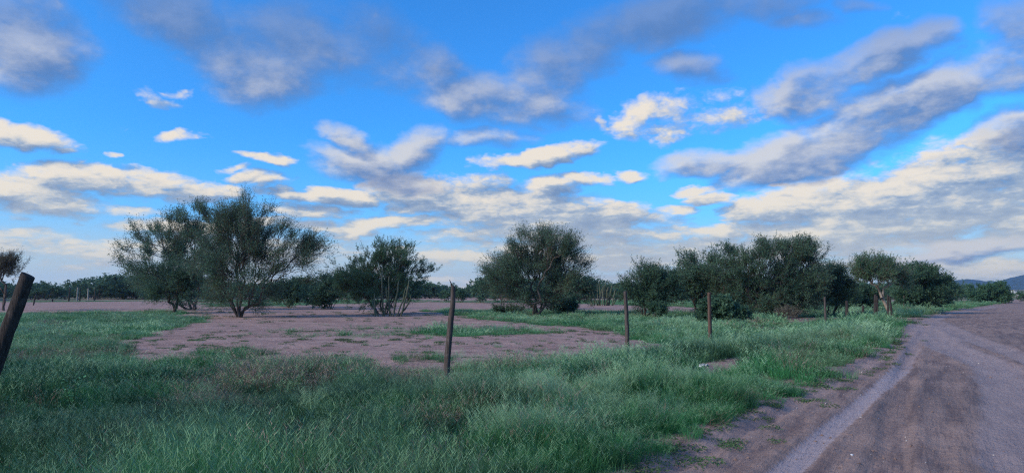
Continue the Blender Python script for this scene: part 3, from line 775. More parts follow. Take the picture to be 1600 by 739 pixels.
# far woodland closing the horizon: joined crowns with trunks, reads as one mass
def join_tree(p):
    Vs, Fs, mi, off = [], [], [], 0
    me = bpy.data.meshes.new('woodland_tree')
    parts = list(p.children)
    mats = []
    polys = []
    for ch in parts:
        m = ch.data; v = np.empty(len(m.vertices) * 3, np.float32); m.vertices.foreach_get('co', v); v = v.reshape(-1, 3)
        l = np.empty(len(m.loops), np.int32); m.loops.foreach_get('vertex_index', l)
        k = m.polygons[0].loop_total; f = l.reshape(-1, k) + off
        if k == 4: f = np.concatenate([f[:, :3], f[:, [0, 2, 3]]])
        Vs.append(v); Fs.append(f); mi.append(np.full(len(f), len(mats))); mats.append(m.materials[0]); off += len(v)
    me = mesh_from('woodland_tree', np.concatenate(Vs), np.concatenate(Fs), mats)
    me.polygons.foreach_set('material_index', np.concatenate(mi).astype(np.int32)); me.update()
    return me
wm = [join_tree(p) for p in protos[:3]]
gq = np.random.default_rng(99)
WP, WS, WI = [], [], []
for i in range(950):
    a = R(-47 + 90 * gq.random()); d = 190 + 280 * gq.random() ** 1.1
    if a > R(33.5): continue
    if a > R(31) and gq.random() < .6: continue
    x, y = d * math.sin(a), d * math.cos(a)
    if poly_sd(np.array([x]), np.array([y]), ROAD)[0] > -6: continue
    WP.append((x, y, 0)); s = (.9 + .5 * gq.random()) * (1.0 + .25 * math.sin(a * 23)) * (1 if a < R(30) else .42); WS.append((s * 1.5, s * 1.5, s * .95)); WI.append(gq.integers(0, 3))
# right-hand end beyond the road
for i in range(140):
    a = R(36 + 12 * gq.random()); d = 330 + 200 * gq.random()
    WP.append((d * math.sin(a), d * math.cos(a), 0)); WS.append((1.0, 1.0, .6)); WI.append(gq.integers(0, 3))
WP = np.array(WP)
scatter('distant_woodland', WP, np.stack([np.zeros(len(WP)), np.zeros(len(WP)), gq.random(len(WP)) * 6.28], -1), np.array(WS), np.array(WI), wm, 'far dark belt of scrub woodland closing the flat horizon')
for p in protos:
    for ch in list(p.children): bpy.data.objects.remove(ch)
    bpy.data.objects.remove(p)

# ------------------------------------------------------------------ cacti
def b_cactus(t, out):
    tc = t.new('ShaderNodeTexCoord').outputs['Object']
    n = t.noise(tc, 3, 4, .6)
    c = t.mix(t.ss(n, .35, .65), (.07, .095, .055, 1), (.12, .125, .085, 1)); c = t.mix(t.ss(n, .6, .7), c, (.17, .145, .11, 1))
    principled(t, out, c, .8, .2)
M_CACTUS = material('ribbed_cactus_skin', b_cactus)
def cactus_stem(path, r, ribs=7):
    path = np.array(path, float); n = len(path); sides = ribs * 2
    V = []
    for i, p in enumerate(path):
        d = path[min(i + 1, n - 1)] - path[max(i - 1, 0)]; d /= np.linalg.norm(d)
        a = np.cross(d, (0, 1, 0.01)); a /= np.linalg.norm(a); b = np.cross(d, a)
        t = i / (n - 1); rr = r * (.85 + .15 * math.sin(t * 3)) * (1 if t < .9 else .75)
        for s in range(sides):
            th = s / sides * 2 * math.pi; q = rr * (1.0 if s % 2 == 0 else .74)
            V.append(p + a * q * math.cos(th) + b * q * math.sin(th))
    V.append(path[-1] + (path[-1] - path[-2]) / np.linalg.norm(path[-1] - path[-2]) * r * .7)
    F = []
    for i in range(n - 1):
        for s in range(sides):
            s2 = (s + 1) % sides; F.append((i * sides + s, i * sides + s2, (i + 1) * sides + s2, (i + 1) * sides + s))
    top = len(V) - 1
    for s in range(sides): F.append(((n - 1) * sides + s, (n - 1) * sides + (s + 1) % sides, top, top))
    me = bpy.data.meshes.new('stem'); me.from_pydata([tuple(v) for v in V], [], [f if f[2] != f[3] else f[:3] for f in F]); me.materials.append(M_CACTUS)
    me.polygons.foreach_set('use_smooth', np.ones(len(me.polygons), bool)); return me
def cactus(px, py, Y, stems, r, label, seed):
    b = at(px, py, Y); z = hgt(b[0], b[1]); root = empty('organ_pipe_cactus', (b[0], b[1], z)); tag(root, label, 'cactus')
    g = np.random.default_rng(seed); org = np.array([b[0], b[1], z])
    for (x0, x1, ytop, bend) in stems:
        p0 = at(x0, py, Y) - org; p0[2] = -.05; p0[1] += (g.random() - .5) * .8
        p1 = at(x1, ytop, Y) - org; p1[1] += (g.random() - .5) * 1.0
        path = []
        for i in range(9):
            t = i / 8; q = p0 * (1 - t) + p1 * t; q[0] = p0[0] + (p1[0] - p0[0]) * (1 - (1 - t) ** (1 + bend)); q[:2] += g.normal(size=2) * .02
            path.append(q)
        obj('stem', cactus_stem(path, r * (.8 + .35 * g.random())), root)
cactus(600, 491, 45.0, [(588, 586, 458, 0), (597, 597, 425, 0), (598, 604, 470, .8), (607, 609, 432, 0), (614, 622, 440, .3), (618, 634, 450, .6), (620, 642, 462, .8), (592, 580, 470, .5), (626, 640, 440, .2), (611, 603, 448, .3)], .06, 'pale upright cactus stems rising under the rounded dense tree', 3)
cactus(940, 477, 84.0, [(926, 922, 455, 0), (930, 928, 448, 0), (934, 933, 444, 0), (938, 937, 439, 0), (941, 942, 446, 0), (944, 946, 441, 0), (948, 951, 448, 0), (952, 956, 445, 0), (955, 962, 452, 0), (933, 925, 450, .3), (946, 954, 455, .3), (936, 940, 452, 0), (950, 947, 453, 0), (957, 967, 458, .4), (928, 918, 460, .4)], .09, 'clump of slim upright cactus columns standing alone in the distance', 4)

# ------------------------------------------------------------------ fence posts
def b_wood(c1, c2, c3):
    def f(t, out):
        tc = t.new('ShaderNodeTexCoord').outputs['Object']
        n = t.noise(t.vmath('MULTIPLY', tc, (38, 38, 2.5)), 1, 6, .65); n2 = t.noise(tc, 4.5, 4, .6); n3 = t.noise(t.vmath('MULTIPLY', tc, (90, 90, 6)), 1, 3, .6)
        c = t.mix(t.ss(n, .35, .65), c1, c2); c = t.mix(t.ss(n2, .55, .7), c, c3)
        c = t.mix(t.ss(n3, .62, .70, 0, .8), c, tuple(v * .35 for v in c1[:3]) + (1,))
        principled(t, out, c, .95, .1, bump(t, t.math('ADD', n, n3), 1.0, .012))
    return f
M_WOOD = material('weathered_post_wood', b_wood((.06, .048, .042, 1), (.115, .095, .083, 1), (.19, .16, .14, 1)))
M_WOOD_DARK = material('dark_post_wood', b_wood((.032, .027, .025, 1), (.062, .052, .047, 1), (.09, .075, .066, 1)))
M_WOOD_RED = material('reddish_post_wood', b_wood((.09, .055, .042, 1), (.15, .10, .078, 1), (.13, .085, .07, 1)))
M_WOOD_PALE = material('pale_post_wood', b_wood((.26, .23, .20, 1), (.38, .34, .30, 1), (.46, .42, .38, 1)))
def log_mesh(name, path, rads, mat, seed=0, sides=14, topcut=(0, 0), knots=0):
    g = np.random.default_rng(seed)
    path = np.array(path, float)
    # resample
    n = 26; t = np.linspace(0, 1, len(path)); tt = np.linspace(0, 1, n)
    P = np.stack([np.interp(tt, t, path[:, i]) for i in range(3)], -1)
    for _ in range(3): P[1:-1] = (P[:-2] + P[1:-1] * 2 + P[2:]) / 4
    rr_ = np.interp(tt, np.linspace(0, 1, len(rads)), rads)
    ph = g.random(6) * 6.28
    V = []; 
    for i in range(n):
        d = P[min(i + 1, n - 1)] - P[max(i - 1, 0)]; d /= np.linalg.norm(d)
        a = np.cross(d, (0, 1, .01)); a /= np.linalg.norm(a); b = np.cross(d, a)
        for s in range(sides):
            th = s / sides * 2 * math.pi
            k = 1 + .07 * math.sin(2 * th + ph[0]) + .05 * math.sin(3 * th + ph[1] + tt[i] * 2) + .04 * math.sin(5 * th + ph[2] + tt[i] * 3) + .05 * math.sin(tt[i] * 19 + ph[3]) * math.cos(th + ph[4]) + (g.random() - .5) * .05
            q = P[i] + (a * math.cos(th) + b * math.sin(th)) * rr_[i] * k
            if i == n - 1: q = q + d * (topcut[0] * math.cos(th) + topcut[1] * math.sin(th)) * rr_[i]
            V.append(q)
    V.append(P[-1] + (P[-1] - P[-2]) / np.linalg.norm(P[-1] - P[-2]) * .006); V.append(P[0])
    F = []
    for i in range(n - 1):
        for s in range(sides):
            s2 = (s + 1) % sides; F.append((i * sides + s, i * sides + s2, (i + 1) * sides + s2, (i + 1) * sides + s))
    F += [((n - 1) * sides + s, (n - 1) * sides + (s + 1) % sides, n * sides) for s in range(sides)]
    me = bpy.data.meshes.new(name); me.from_pydata([tuple(v) for v in V[:-1]], [], F); me.materials.append(mat)
    sm = np.ones(len(F), bool); sm[-sides:] = False; me.polygons.foreach_set('use_smooth', sm)
    return me
def post(pts, Y, wpx, mat, label, seed, cut=(0, 0), group='fence posts along the verge', name='fence_post', extra=()):
    """pts: photograph points from the foot up, wpx: widths at those points"""
    b = at(pts[0][0], pts[0][1], Y); z = hgt(b[0], b[1]); org = np.array([b[0], b[1], z])
    path = [at(px, py, Y) - org for px, py in pts]
    foot = path[0].copy(); foot[2] = -.15; path[0] = foot
    rads = [w * .5 * Y / FOC for w in wpx]
    me = log_mesh('post' if extra else name, path, rads, mat, seed, topcut=cut)
    if not extra:
        return tag(obj(name, me, loc=tuple(org)), label, 'fence post', group)
    root = empty(name, tuple(org)); tag(root, label, 'fence post', group); obj('post', me, root)
    for nm, epts, ew, emat in extra:
        p = [at(px, py, Y) - org for px, py in epts]
        if nm == 'brace': p[0][2] = -.1; p = [q + np.array([0, -.05, 0]) for q in p]
        obj(nm, log_mesh(nm, p, [w * .5 * Y / FOC for w in ew], emat, seed + 3, sides=8), root)
    return root
post([(-52, 691), (-9, 575), (18, 500), (44, 430)], 7.0, (23, 23, 22, 21), M_WOOD_DARK, 'thick dark post leaning right at the left frame edge', 1, cut=(.22, .1))
post([(697, 600), (699, 560), (704, 505), (708, 470), (708, 447)], 11.4, (8.5, 9, 8.5, 7.5, 6), M_WOOD, 'slender slightly bent post with a broken twig on top, nearest upright post', 2, cut=(.5, .2),
     extra=[('twig', [(706, 450), (705, 443), (702.5, 437.5)], (2.6, 2, 1.0), M_WOOD_DARK)])
post([(981, 564), (980, 520), (979, 490), (977, 455)], 15.8, (6.5, 6.5, 6, 5.5), M_WOOD, 'grey straight post with green grass round its foot, second upright post', 3)
post([(1109.5, 543), (1109, 500), (1108, 457)], 19.2, (6.5, 6, 5.5), M_WOOD_RED, 'reddish post in front of the round leafy bush', 4)
post([(1290.5, 508), (1289.5, 487), (1288.5, 464)], 33.0, (3.8, 3.6, 3.4), M_WOOD, 'thin post in front of the thin-topped thicket tree', 5)
post([(1323.5, 504), (1323, 470)], 35.5, (4.6, 3.6), M_WOOD_DARK, 'dark post between the thin one and the gate posts, left of two', 6)
post([(1348.5, 504), (1348, 478)], 36.0, (3.6, 3), M_WOOD_DARK, 'short dark post immediately left of the gate posts', 7)
post([(1367.5, 503), (1367.5, 485), (1367.5, 460)], 36.5, (5, 4.2, 3.2), M_WOOD_DARK, 'left gate post with a dark post lashed against it', 8, name='gate_post', group='gate posts at the field entrance',
     extra=[('brace', [(1371, 503), (1369.5, 462)], (3.2, 2.6), M_WOOD_DARK)])
post([(1388, 499), (1387.5, 480), (1387, 461)], 39.5, (3.8, 3.4, 2.8), M_WOOD_DARK, 'right gate post with a brace slanting down to its right', 9, name='gate_post', group='gate posts at the field entrance',
     extra=[('brace', [(1394, 499), (1389, 463)], (3.6, 2.8), M_WOOD_DARK)])
post([(1413, 490.5), (1412.5, 462)], 51.0, (2.6, 2.2), M_WOOD, 'thin grey post past the gate, left of the last two', 10)
post([(1424.5, 489), (1423.5, 464)], 53.0, (2.6, 2.2), M_WOOD, 'thin grey post past the gate, right of the last two', 11)
FG = 'far field posts on the left'
post([(4.5, 484), (6, 470), (9, 447)], 62.0, (3, 3, 3), M_WOOD_DARK, 'far dark post at the left edge, left of the leaning one', 12, group=FG)
post([(52, 477), (54, 468), (56.5, 460)], 86.0, (1.9, 1.9, 1.7), M_WOOD_DARK, 'far thin post leaning right, just right of the leaning near post', 13, group=FG)
post([(81.8, 471.5), (82, 467)], 118.0, (2.0, 1.8), M_WOOD_DARK, 'short far stump between the leaning thin post and the dark far post', 14, group=FG)
post([(107.5, 469), (109.5, 449)], 122.0, (2.2, 2.0), M_WOOD_DARK, 'tall far dark post left of the white one', 15, group=FG)
post([(120.5, 464), (121.5, 449)], 128.0, (2.0, 1.8), M_WOOD_PALE, 'whitish far post left of the rounded tree trunk', 16, group=FG)
post([(125, 466), (125.3, 449.5)], 126.0, (1.9, 1.6), M_WOOD_DARK, 'far dark post immediately right of the whitish one', 17, group=FG)
post([(137.5, 462), (138, 450.5)], 134.0, (1.9, 1.6), M_WOOD_PALE, 'pale grey far post right of the whitish one', 18, group=FG)
post([(148, 462), (148.5, 450)], 134.0, (1.9, 1.6), M_WOOD_DARK, 'rightmost of the far field posts, dark', 19, group=FG)

# ------------------------------------------------------------------ far end of the road
def b_flat(c, r=.8):
    def f(t, out):
        n = t.noise(gpos(t), 1.2, 4, .6); principled(t, out, t.mix(t.ss(n, .3, .7), c, tuple(v * .8 for v in c[:3]) + (1,)), r, .2)
    return f
M_CONC = material('pale_concrete', b_flat((.5, .49, .46, 1)))
M_WHITE = material('white_render', b_flat((.72, .71, .68, 1)))
M_ROOF = material('tin_roof', b_flat((.38, .38, .38, 1)))
M_DARK = material('dark_opening', b_flat((.02, .02, .02, 1)))
def pole(px, py, ytop, Y, label, seed):
    b = at(px, py, Y); root = empty('utility_pole', (b[0], b[1], -.1)); tag(root, label, 'utility pole', 'utility poles at the far end of the road')
    H = at(px, ytop, Y)[2] + .1
    obj('pole', log_mesh('pole', [(0, 0, 0), (0, 0, H * .5), (0, 0, H)], (.19, .16, .12), M_CONC, seed, 10), root)
    V = np.array([(x, y, z) for x in (-.9, .9) for y in (-.06, .06) for z in (H - .55, H - .42)]) + np.array([0, -.17, 0])
    F = np.array([(0, 1, 3, 2), (4, 6, 7, 5), (0, 4, 5, 1), (2, 3, 7, 6), (0, 2, 6, 4), (1, 5, 7, 3)])
    obj('crossarm', mesh_from('crossarm', V, F, M_CONC), root)
pole(1577, 468, 455, 230.0, 'left pale utility pole beside the vanishing point of the road', 1)
pole(1583.5, 466, 455, 262.0, 'right pale utility pole beside the small white shed', 2)
def box(x0, x1, y0, y1, z0, z1):
    V = np.array([(x, y, z) for x in (x0, x1) for y in (y0, y1) for z in (z0, z1)])
    F = np.array([(0, 1, 3, 2), (4, 6, 7, 5), (0, 4, 5, 1), (2, 3, 7, 6), (0, 2, 6, 4), (1, 5, 7, 3)])
    return V, F
b = at(1588, 465, 270.0); root = empty('white_shed', (b[0], b[1], 0)); tag(root, 'small white building half hidden at the far end of the road', 'shed')
V, F = box(-2.2, 2.4, -2, 2, 0, 2.7); obj('wall', mesh_from('wall', V, F, M_WHITE), root)
V, F = box(-2.6, 2.8, -2.4, 2.4, 2.703, 2.85); obj('roof', mesh_from('roof', V, F, M_ROOF), root)
V, F = box(-.4, .5, -2.03, -2.0, 0.02, 2.0); obj('door', mesh_from('door', V, F, M_DARK), root)

# ------------------------------------------------------------------ litter and stones
def stone_mesh(seed, mat, flat=.6):
    g = np.random.default_rng(seed)
    import bmesh
    bm = bmesh.new(); bmesh.ops.create_icosphere(bm, subdivisions=1, radius=1)
    for v in bm.verts: v.co = Vector(v.co) * (0.72 + .5 * g.random()); v.co.z *= flat
    me = bpy.data.meshes.new('pebble'); bm.to_mesh(me); bm.free(); me.materials.append(mat); return me
M_STONE = material('pale_stone', b_flat((.42, .38, .35, 1)))
M_CLOD = material('soil_clod', b_flat((.22, .15, .125, 1)))
q = gp(1331, 705); o = obj('pebble', stone_mesh(5, M_WHITE), loc=(q[0], q[1], hgt(*q) + .006), rot=(0, 0, 1)); o.scale = (.022, .016, .016)
tag(o, 'small whitish pebble lying alone on the road, lower right', 'stone')
q = gp(1100, 584); g = np.random.default_rng(8)
gx, gy = np.meshgrid(np.linspace(-.10, .10, 13), np.linspace(-.03, .03, 7), indexing='ij')
gz = .03 + .02 * np.cos(gx * 14) + .012 * g.normal(size=gx.shape)
V = np.stack([gx, gy + .02 * g.normal(size=gx.shape), gz], -1).reshape(-1, 3); I, J = np.meshgrid(np.arange(12), np.arange(6), indexing='ij')
F = np.stack([I * 7 + J, (I + 1) * 7 + J, (I + 1) * 7 + J + 1, I * 7 + J + 1], -1).reshape(-1, 4)
o = obj('plastic_scrap', mesh_from('plastic_scrap', V, F, M_WHITE, True), loc=(q[0], q[1], hgt(*q) + .13), rot=(.1, .05, .3))
tag(o, 'crumpled white plastic scrap caught in the grass by the road', 'litter')

# one leafy weed standing above the grass on the left
def leafy_weed(px, py, label):
    q = gp(px, py); z = hgt(*q); root = empty('leafy_weed', (q[0], q[1], z)); tag(root, label, 'weed')
    g = np.random.default_rng(12); P0, P1, LVv, n = [], [], [], 0
    for k in range(5):
        a = g.random() * 6.28; top = np.array([math.cos(a) * .12, math.sin(a) * .12, .34 + .12 * g.random()])
        P0.append((0, 0, 0)); P1.append(top)
        for j in range(9):
            t_ = .35 + .65 * j / 8; c = top * t_; d = g.normal(size=3) * (1, 1, .35); d /= np.linalg.norm(d)
            w = np.cross(d, (0, 0, 1)); w /= np.linalg.norm(w) + 1e-6; L = .035 + .025 * g.random()
            LVv += [c, c + d * L * .5 + w * L * .32, c + d * L * 1.2 - np.array([0, 0, .01]), c + d * L * .5 - w * L * .32]
    V, F = tubes(P0, P1, np.full(5, .004), np.full(5, .0025), 5)
    obj('stem', mesh_from('stem', V, F, M_WEED), root)
    obj('leaf', mesh_from('leaf', np.array(LVv), np.arange(len(LVv)).reshape(-1, 4), M_GRASS_PALE), root)['kind'] = 'stuff'
LATE = [lambda: leafy_weed(112, 640, 'leafy pale weed standing above the grass right of the leaning post')]
# loose gravel and clods
def wedge_points(g, r0, r1, dens, a0=-45, a1=45):
    a0, a1 = R(a0), R(a1); n = int((a1 - a0) / 2 * (r1 * r1 - r0 * r0) * dens)
    a = a0 + (a1 - a0) * g.random(n); r = np.sqrt(r0 * r0 + (r1 * r1 - r0 * r0) * g.random(n))
    return r * np.sin(a), r * np.cos(a)
g = np.random.default_rng(31)
GX, GY = [], []
for r0, r1, dn in ((3.5, 9, 60), (9, 22, 14), (22, 45, 2)):
    x, y = wedge_points(g, r0, r1, dn, 0, 45); GX.append(x); GY.append(y)
x = np.concatenate(GX); y = np.concatenate(GY); rs = road_sd(x, y)
keep = (rs > -.2) & (g.random(len(x)) < .25 + .9 * np.exp(-np.abs(rs - .3) / .5)); x, y = x[keep], y[keep]
sz = (.004 + .011 * g.random(len(x)) ** 3) * (1 + np.hypot(x, y) / 30)
scatter('gravel', np.stack([x, y, height(x, y) + sz * .2], -1), g.random((len(x), 3)) * 6.28, np.repeat(sz[:, None], 3, 1), g.integers(0, 5, len(x)),
        [stone_mesh(i, M_STONE if i == 0 else M_CLOD) for i in range(5)], 'loose gravel and soil clods strewn over the dirt road')

# ------------------------------------------------------------------ grass
def b_grass(c1, c2, tipc, dry, dryamt, trans=.35, lo=.42, hi=.62):
    def f(t, out):
        p = gpos(t); r = t.new('ShaderNodeObjectInfo').outputs['Random']
        ri = t.new('ShaderNodeNewGeometry').outputs['Random Per Island']
        n = t.noise(p, .55, 4, .6); n2 = t.noise(t.vmath('ADD', p, (9, 4, 0)), .22, 3, .6)
        c = t.mix(t.ss(t.math('ADD', t.math('MULTIPLY', r, .5), t.math('MULTIPLY', ri, .5)), .1, .9), c1, c2)
        c = t.mix(t.ss(n, .45, .68, 0, .55), c, tuple(v * 1.35 for v in c2[:3]) + (1,))
        c = t.mix(t.math('MULTIPLY', t.ss(n2, lo, hi), dryamt), c, dry)
        c = t.mix(t.math('MULTIPLY', t.attr('head'), .85), c, tipc)
        d = t.new('ShaderNodeBsdfPrincipled'); t.put(d.inputs['Base Color'], c); d.inputs['Roughness'].default_value = .65; d.inputs['Specular IOR Level'].default_value = .2
        tr = t.new('ShaderNodeBsdfTranslucent'); t.put(tr.inputs['Color'], c)
        mx = t.new('ShaderNodeMixShader'); mx.inputs[0].default_value = trans
        t.l.new(d.outputs[0], mx.inputs[1]); t.l.new(tr.outputs[0], mx.inputs[2]); t.l.new(mx.outputs[0], out.inputs['Surface'])
    return f
M_GRASS = material('lush_grass', b_grass((.014, .115, .034, 1), (.062, .25, .085, 1), (.20, .36, .19, 1), (.19, .19, .12, 1), .35, .22))
M_GRASS_PALE = material('seeding_grass', b_grass((.075, .26, .095, 1), (.15, .38, .165, 1), (.30, .47, .28, 1), (.24, .22, .15, 1), .3, .25))
M_GRASS_DRY = material('dry_grass', b_grass((.17, .115, .085, 1), (.27, .18, .135, 1), (.38, .29, .23, 1), (.22, .12, .10, 1), .5, .2))
M_GRASS_DARK = material('rank_dark_grass', b_grass((.005, .05, .02, 1), (.018, .10, .042, 1), (.14, .25, .16, 1), (.05, .07, .04, 1), .3, .2))
M_WEED = material('creeping_weed', b_grass((.06, .13, .05, 1), (.10, .18, .07, 1), (.12, .15, .07, 1), (.14, .12, .08, 1), .4))
def tuft(seed, n, hgt_, spread, width, mat, segs=3, lean=.5, heads=.25, rad=.09, headlen=.09):
    g = np.random.default_rng(seed)
    V, F, H = [], [], []; off = 0
    for i in range(n):
        a = g.random() * 6.28; rr_ = rad * math.sqrt(g.random()); bx, by = rr_ * math.cos(a), rr_ * math.sin(a)
        h = hgt_ * (.45 + .6 * g.random()); la = a + (g.random() - .5) * 2.0; ln = lean * (.25 + g.random()) * h
        w = width * (.6 + .7 * g.random()); sa = g.random() * 3.14; sx, sy = math.cos(sa) * w / 2, math.sin(sa) * w / 2
        hd = g.random() < heads
        if hd: h *= 1.2
        k = segs
        pts = []
        for s in range(k + 1):
            t = s / k; pts.append((bx + math.cos(la) * ln * t ** 2, by + math.sin(la) * ln * t ** 2, h * (t - .18 * t ** 3 * (ln / h)), t))
        for s, (x_, y_, z_, t) in enumerate(pts[:-1]):
            ww = 1 - .55 * t if not hd else .55
            V += [(x_ - sx * ww, y_ - sy * ww, z_), (x_ + sx * ww, y_ + sy * ww, z_)]; H += [0, 0]
            if s: F.append((off + 2 * s - 2, off + 2 * s - 1, off + 2 * s + 1)); F.append((off + 2 * s - 2, off + 2 * s + 1, off + 2 * s))
        x_, y_, z_, t = pts[-1]; V.append((x_, y_, z_)); H.append(0); F.append((off + 2 * k - 2, off + 2 * k - 1, off + 2 * k)); off += 2 * k + 1
        if hd:   # airy seed head: short spikelets round the tip
            m = 5 if segs > 2 else 3
            for j in range(m):
                tt = 1 - (j / m) * .30; px_ = bx + math.cos(la) * ln * tt ** 2; py_ = by + math.sin(la) * ln * tt ** 2; pz_ = h * (tt - .18 * tt ** 3 * (ln / h))
                a2 = g.random() * 6.28; l2 = headlen * (.35 + .5 * g.random()); wq = width * .8
                V += [(px_, py_, pz_ - wq), (px_ + wq * math.sin(a2), py_ + wq * math.cos(a2), pz_ + wq * .3), (px_ + math.cos(a2) * l2, py_ + math.sin(a2) * l2, pz_ + l2 * .9)]; H += [1, 1, 1]
                F.append((off, off + 1, off + 2)); off += 3
    return mesh_from('tuft', np.array(V), np.array(F), mat, False, {'head': np.array(H)})
def weed_tuft(seed, n, rad, mat, lsz=.02):
    g = np.random.default_rng(seed)
    a = g.random(n) * 6.28; r = rad * np.sqrt(g.random(n)); p = np.stack([r * np.cos(a), r * np.sin(a), .004 + .035 * g.random(n) * (1 - r / rad * .6)], -1)
    d = g.normal(size=(n, 3)) * np.array([1, 1, .35]); d /= np.linalg.norm(d, axis=1, keepdims=True)
    b_ = np.cross(d, g.normal(size=(n, 3))); b_ /= np.linalg.norm(b_, axis=1, keepdims=True)
    V = np.stack([p - b_ * lsz * .4, p + b_ * lsz * .4, p + d * lsz * 1.6], 1).reshape(-1, 3)
    return mesh_from('weed', V, np.arange(3 * n).reshape(-1, 3), mat, False, {'head': np.zeros(3 * n)})

for f_ in LATE: f_()
LV = dict(
 near=[tuft(100 + i, 130, .30, .1, .0027, M_GRASS, 3, .5, .12, .11, .05) for i in range(5)] + [tuft(120 + i, 115, .33, .1, .0024, M_GRASS_PALE, 3, .42, .65, .10, .07) for i in range(4)] + [tuft(140 + i, 36, .32, .1, .0026, M_GRASS_DRY, 3, .9, .7, .14, .04) for i in range(4)] + [tuft(160 + i, 100, .33, .1, .0034, M_GRASS_DARK, 3, .75, .12, .13, .04) for i in range(3)],
 mid=[tuft(200 + i, 70, .30, .1, .0065, M_GRASS, 2, .5, .15, .14, .06) for i in range(5)] + [tuft(220 + i, 62, .33, .1, .0060, M_GRASS_PALE, 2, .45, .45, .14, .07) for i in range(4)] + [tuft(240 + i, 30, .32, .1, .005, M_GRASS_DRY, 2, .9, .7, .18, .05) for i in range(4)] + [tuft(260 + i, 66, .32, .1, .0065, M_GRASS_DARK, 2, .75, .12, .16, .05) for i in range(3)],
 far=[tuft(300 + i, 60, .28, .1, .014, M_GRASS, 1, .55, .15, .28, .08) for i in range(5)] + [tuft(320 + i, 56, .30, .1, .013, M_GRASS_PALE, 1, .5, .45, .28, .1) for i in range(4)] + [tuft(340 + i, 30, .26, .1, .011, M_GRASS_DRY, 1, .9, .6, .3, .06) for i in range(4)] + [tuft(360 + i, 56, .28, .1, .014, M_GRASS_DARK, 1, .75, .12, .28, .06) for i in range(3)])
DRYSPOT = [(400, 600, 2.2), (330, 640, 1.0), (110, 560, 2.5), (640, 600, 1.2), (700, 690, .6), (480, 565, 2.0)]
PALESPOT = [(840, 690, .8), (200, 585, 1.6), (1230, 530, 4), (1000, 590, 2.2), (760, 580, 1.5), (120, 520, 6), (900, 640, 1)]
DARKSPOT = [(60, 700, 2.2), (280, 700, 2.0), (520, 715, 1.5), (150, 650, 1.6), (600, 640, 1.2), (760, 640, 1.0), (950, 600, 1.1), (40, 600, 2.0), (250, 600, 1.3), (470, 640, .9), (1060, 560, 1.6), (1200, 545, 2), (900, 690, .5), (230, 547, 1.5), (520, 560, 1.2)]
def place_grass(name, key, r0, r1, dens, seed, label, sxy=1.0, hs=1.0):
    g = np.random.default_rng(seed)
    x, y = wedge_points(g, r0, r1, dens, -46, 46)
    far = np.hypot(x, y); rs = road_sd(x, y); bm_ = bare_mask(x, y)
    n1 = fbm(x, y, .5, 4, 71); n2 = fbm(x, y, 1.7, 3, 72)
    verge = sst(rs + n2 * .8, -.25, .2)               # thins out to the road
    p = (1 - bm_) * (1 - verge) * np.clip(1.0 + n1 * 1.6 + n2 * 1.3, .12, 1)
    p = np.where(bm_ > .6, p * .35, p); p = np.maximum(p, .008 * (rs < -.6))
    keep = (g.random(len(x)) < p) & (rs < .12)
    x, y, far, rs, bm_, n1, n2 = [v[keep] for v in (x, y, far, rs, bm_, n1, n2)]
    dry = np.clip(fbm(x, y, .33, 3, 73) * 3.2 - .15, 0, 1) * .5; pale = np.clip(fbm(x, y, .28, 3, 74) * 4 + .25, 0, 1)
    for (px, py, r) in DRYSPOT:
        c = gp(px, py); dry = np.maximum(dry, .85 * (1 - sst(np.hypot(x - c[0], y - c[1]) / r + n2 * 1.2, .5, 1.15)))
    for (px, py, r) in PALESPOT:
        c = gp(px, py); pale = np.maximum(pale, .95 * (1 - sst(np.hypot(x - c[0], y - c[1]) / r + n2, .5, 1.15)))
    u = g.random(len(x)); idx = g.integers(0, 5, len(x))
    idx = np.where(u < pale * .55, g.integers(5, 9, len(x)), idx)
    idx = np.where(g.random(len(x)) < dry * .75 + .035, g.integers(9, 13, len(x)), idx)
    lush = sst(4.5 + rs, 0, 4) * .35 + .78
    n3 = fbm(x, y, .95, 2, 79)
    dark = np.clip(fbm(x, y, .6, 3, 83) * 3.4 - .1, 0, 1) * .7
    for (px, py, r) in DARKSPOT:
        c = gp(px, py); dark = np.maximum(dark, .9 * (1 - sst(np.hypot(x - c[0], y - c[1]) / r + n2 * 1.4, .5, 1.2)))
    idx = np.where(g.random(len(x)) < dark * .8, g.integers(13, 16, len(x)), idx)
    s = (.7 + .5 * g.random(len(x))) * np.clip(1.0 + n1 * 1.3 + n2 * 1.0 + n3 * 1.7, .3, 1.75) * (1 - .65 * bm_) * lush
    s = s * (1 - .4 * sst(rs, -.8, -.0)) * hs
    s = s * np.where(far > 35, np.clip(1.1 - fbm(x, y, .1, 2, 75), .5, 1.3), 1)
    inside = sst(far, 24, 40); s = s * (1 - .35 * inside * (x < 12))
    rot = np.stack([(g.random(len(x)) - .5) * .35, (g.random(len(x)) - .5) * .35, g.random(len(x)) * 6.28], -1)
    scatter(name, np.stack([x, y, height(x, y) - .012], -1), rot, np.stack([sxy * (.6 + .4 * s), sxy * (.6 + .4 * s), s], -1), idx, LV[key], label)
place_grass('grass', 'near', 2.6, 10.5, 85, 801, 'knee-high green grass with seed heads covering the near verge')
place_grass('grass', 'mid', 10.5, 24, 34, 802, 'green grass in the middle distance round the fence posts', 1.15)
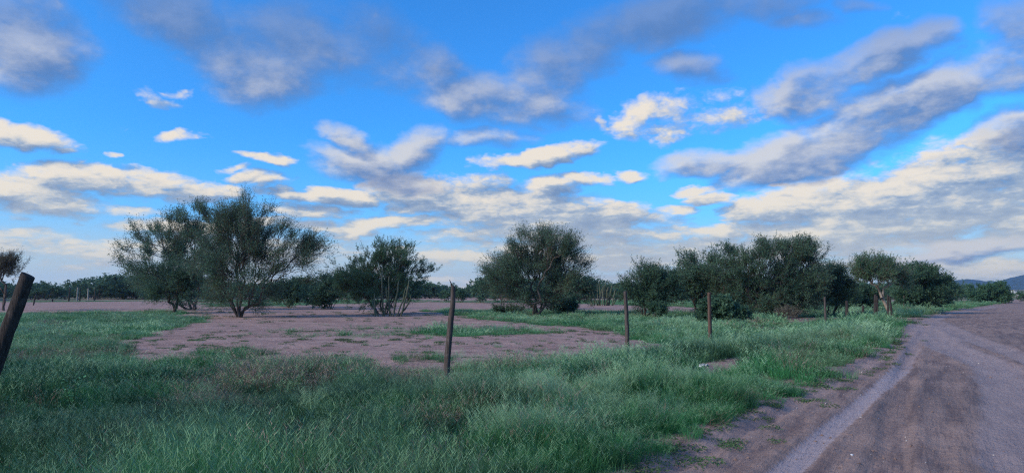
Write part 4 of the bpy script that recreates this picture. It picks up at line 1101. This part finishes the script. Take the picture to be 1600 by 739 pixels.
place_grass('grass', 'far', 24, 60, 10, 803, 'grass strips across the field below the trees', 1.25)
place_grass('grass', 'far', 60, 150, 1.6, 804, 'distant grass on the flat field', 2.2, .8)
# creeping weeds on the crumbling verge and seedlings over the bare soil
g = np.random.default_rng(55)
X_, Y_ = [], []
for r0, r1, dn in ((3.5, 12, 60), (12, 30, 18), (30, 60, 3)):
    x, y = wedge_points(g, r0, r1, dn, -46, 46); X_.append(x); Y_.append(y)
x = np.concatenate(X_); y = np.concatenate(Y_); rs = road_sd(x, y); bm_ = bare_mask(x, y); far = np.hypot(x, y)
cl = fbm(x, y, 1.6, 4, 81)
p = np.where(rs > -.9, .65 * (cl > .0) * (rs < .8) * sst(.85 - rs, 0, .7), 0) + np.where((rs < -.5) & (bm_ > .4), .35 * (cl > .14), 0) + .02 * (rs < -.5)
k = g.random(len(x)) < p; x, y, far = x[k], y[k], far[k]
s = (.5 + .9 * g.random(len(x))) * (1 + far / 40)
scatter('creeping_weeds', np.stack([x, y, height(x, y)], -1), np.stack([0 * x, 0 * x, g.random(len(x)) * 6.28], -1), np.stack([s, s, s], -1), g.integers(0, 5, len(x)),
        [weed_tuft(400 + i, 70, .10, M_WEED, .014) for i in range(5)], 'flat dark weeds creeping over bare soil and the road edge')

# ------------------------------------------------------------------ air
def build_haze():
    V, F = box(-6500, 6500, -500, 3700, -22, 100)
    m = bpy.data.materials.new('haze'); m.use_nodes = True; t = NT(m.node_tree); m.node_tree.nodes.clear()
    out = t.new('ShaderNodeOutputMaterial'); pv = t.new('ShaderNodeVolumePrincipled')
    pv.inputs['Color'].default_value = (.48, .72, 1, 1); pv.inputs['Density'].default_value = HAZE_DENSITY; pv.inputs['Anisotropy'].default_value = .2
    t.l.new(pv.outputs[0], out.inputs['Volume'])
    tag(obj('haze', mesh_from('haze', V, F, m)), kind='stuff')
HAZE_DENSITY = 1.5e-4
build_haze()
sc.cycles.volume_bounces = 0
sc.cycles.max_bounces = 6
sc.cycles.use_adaptive_sampling = True
sc.cycles.use_denoising = False
sc.cycles.filter_width = 1.2
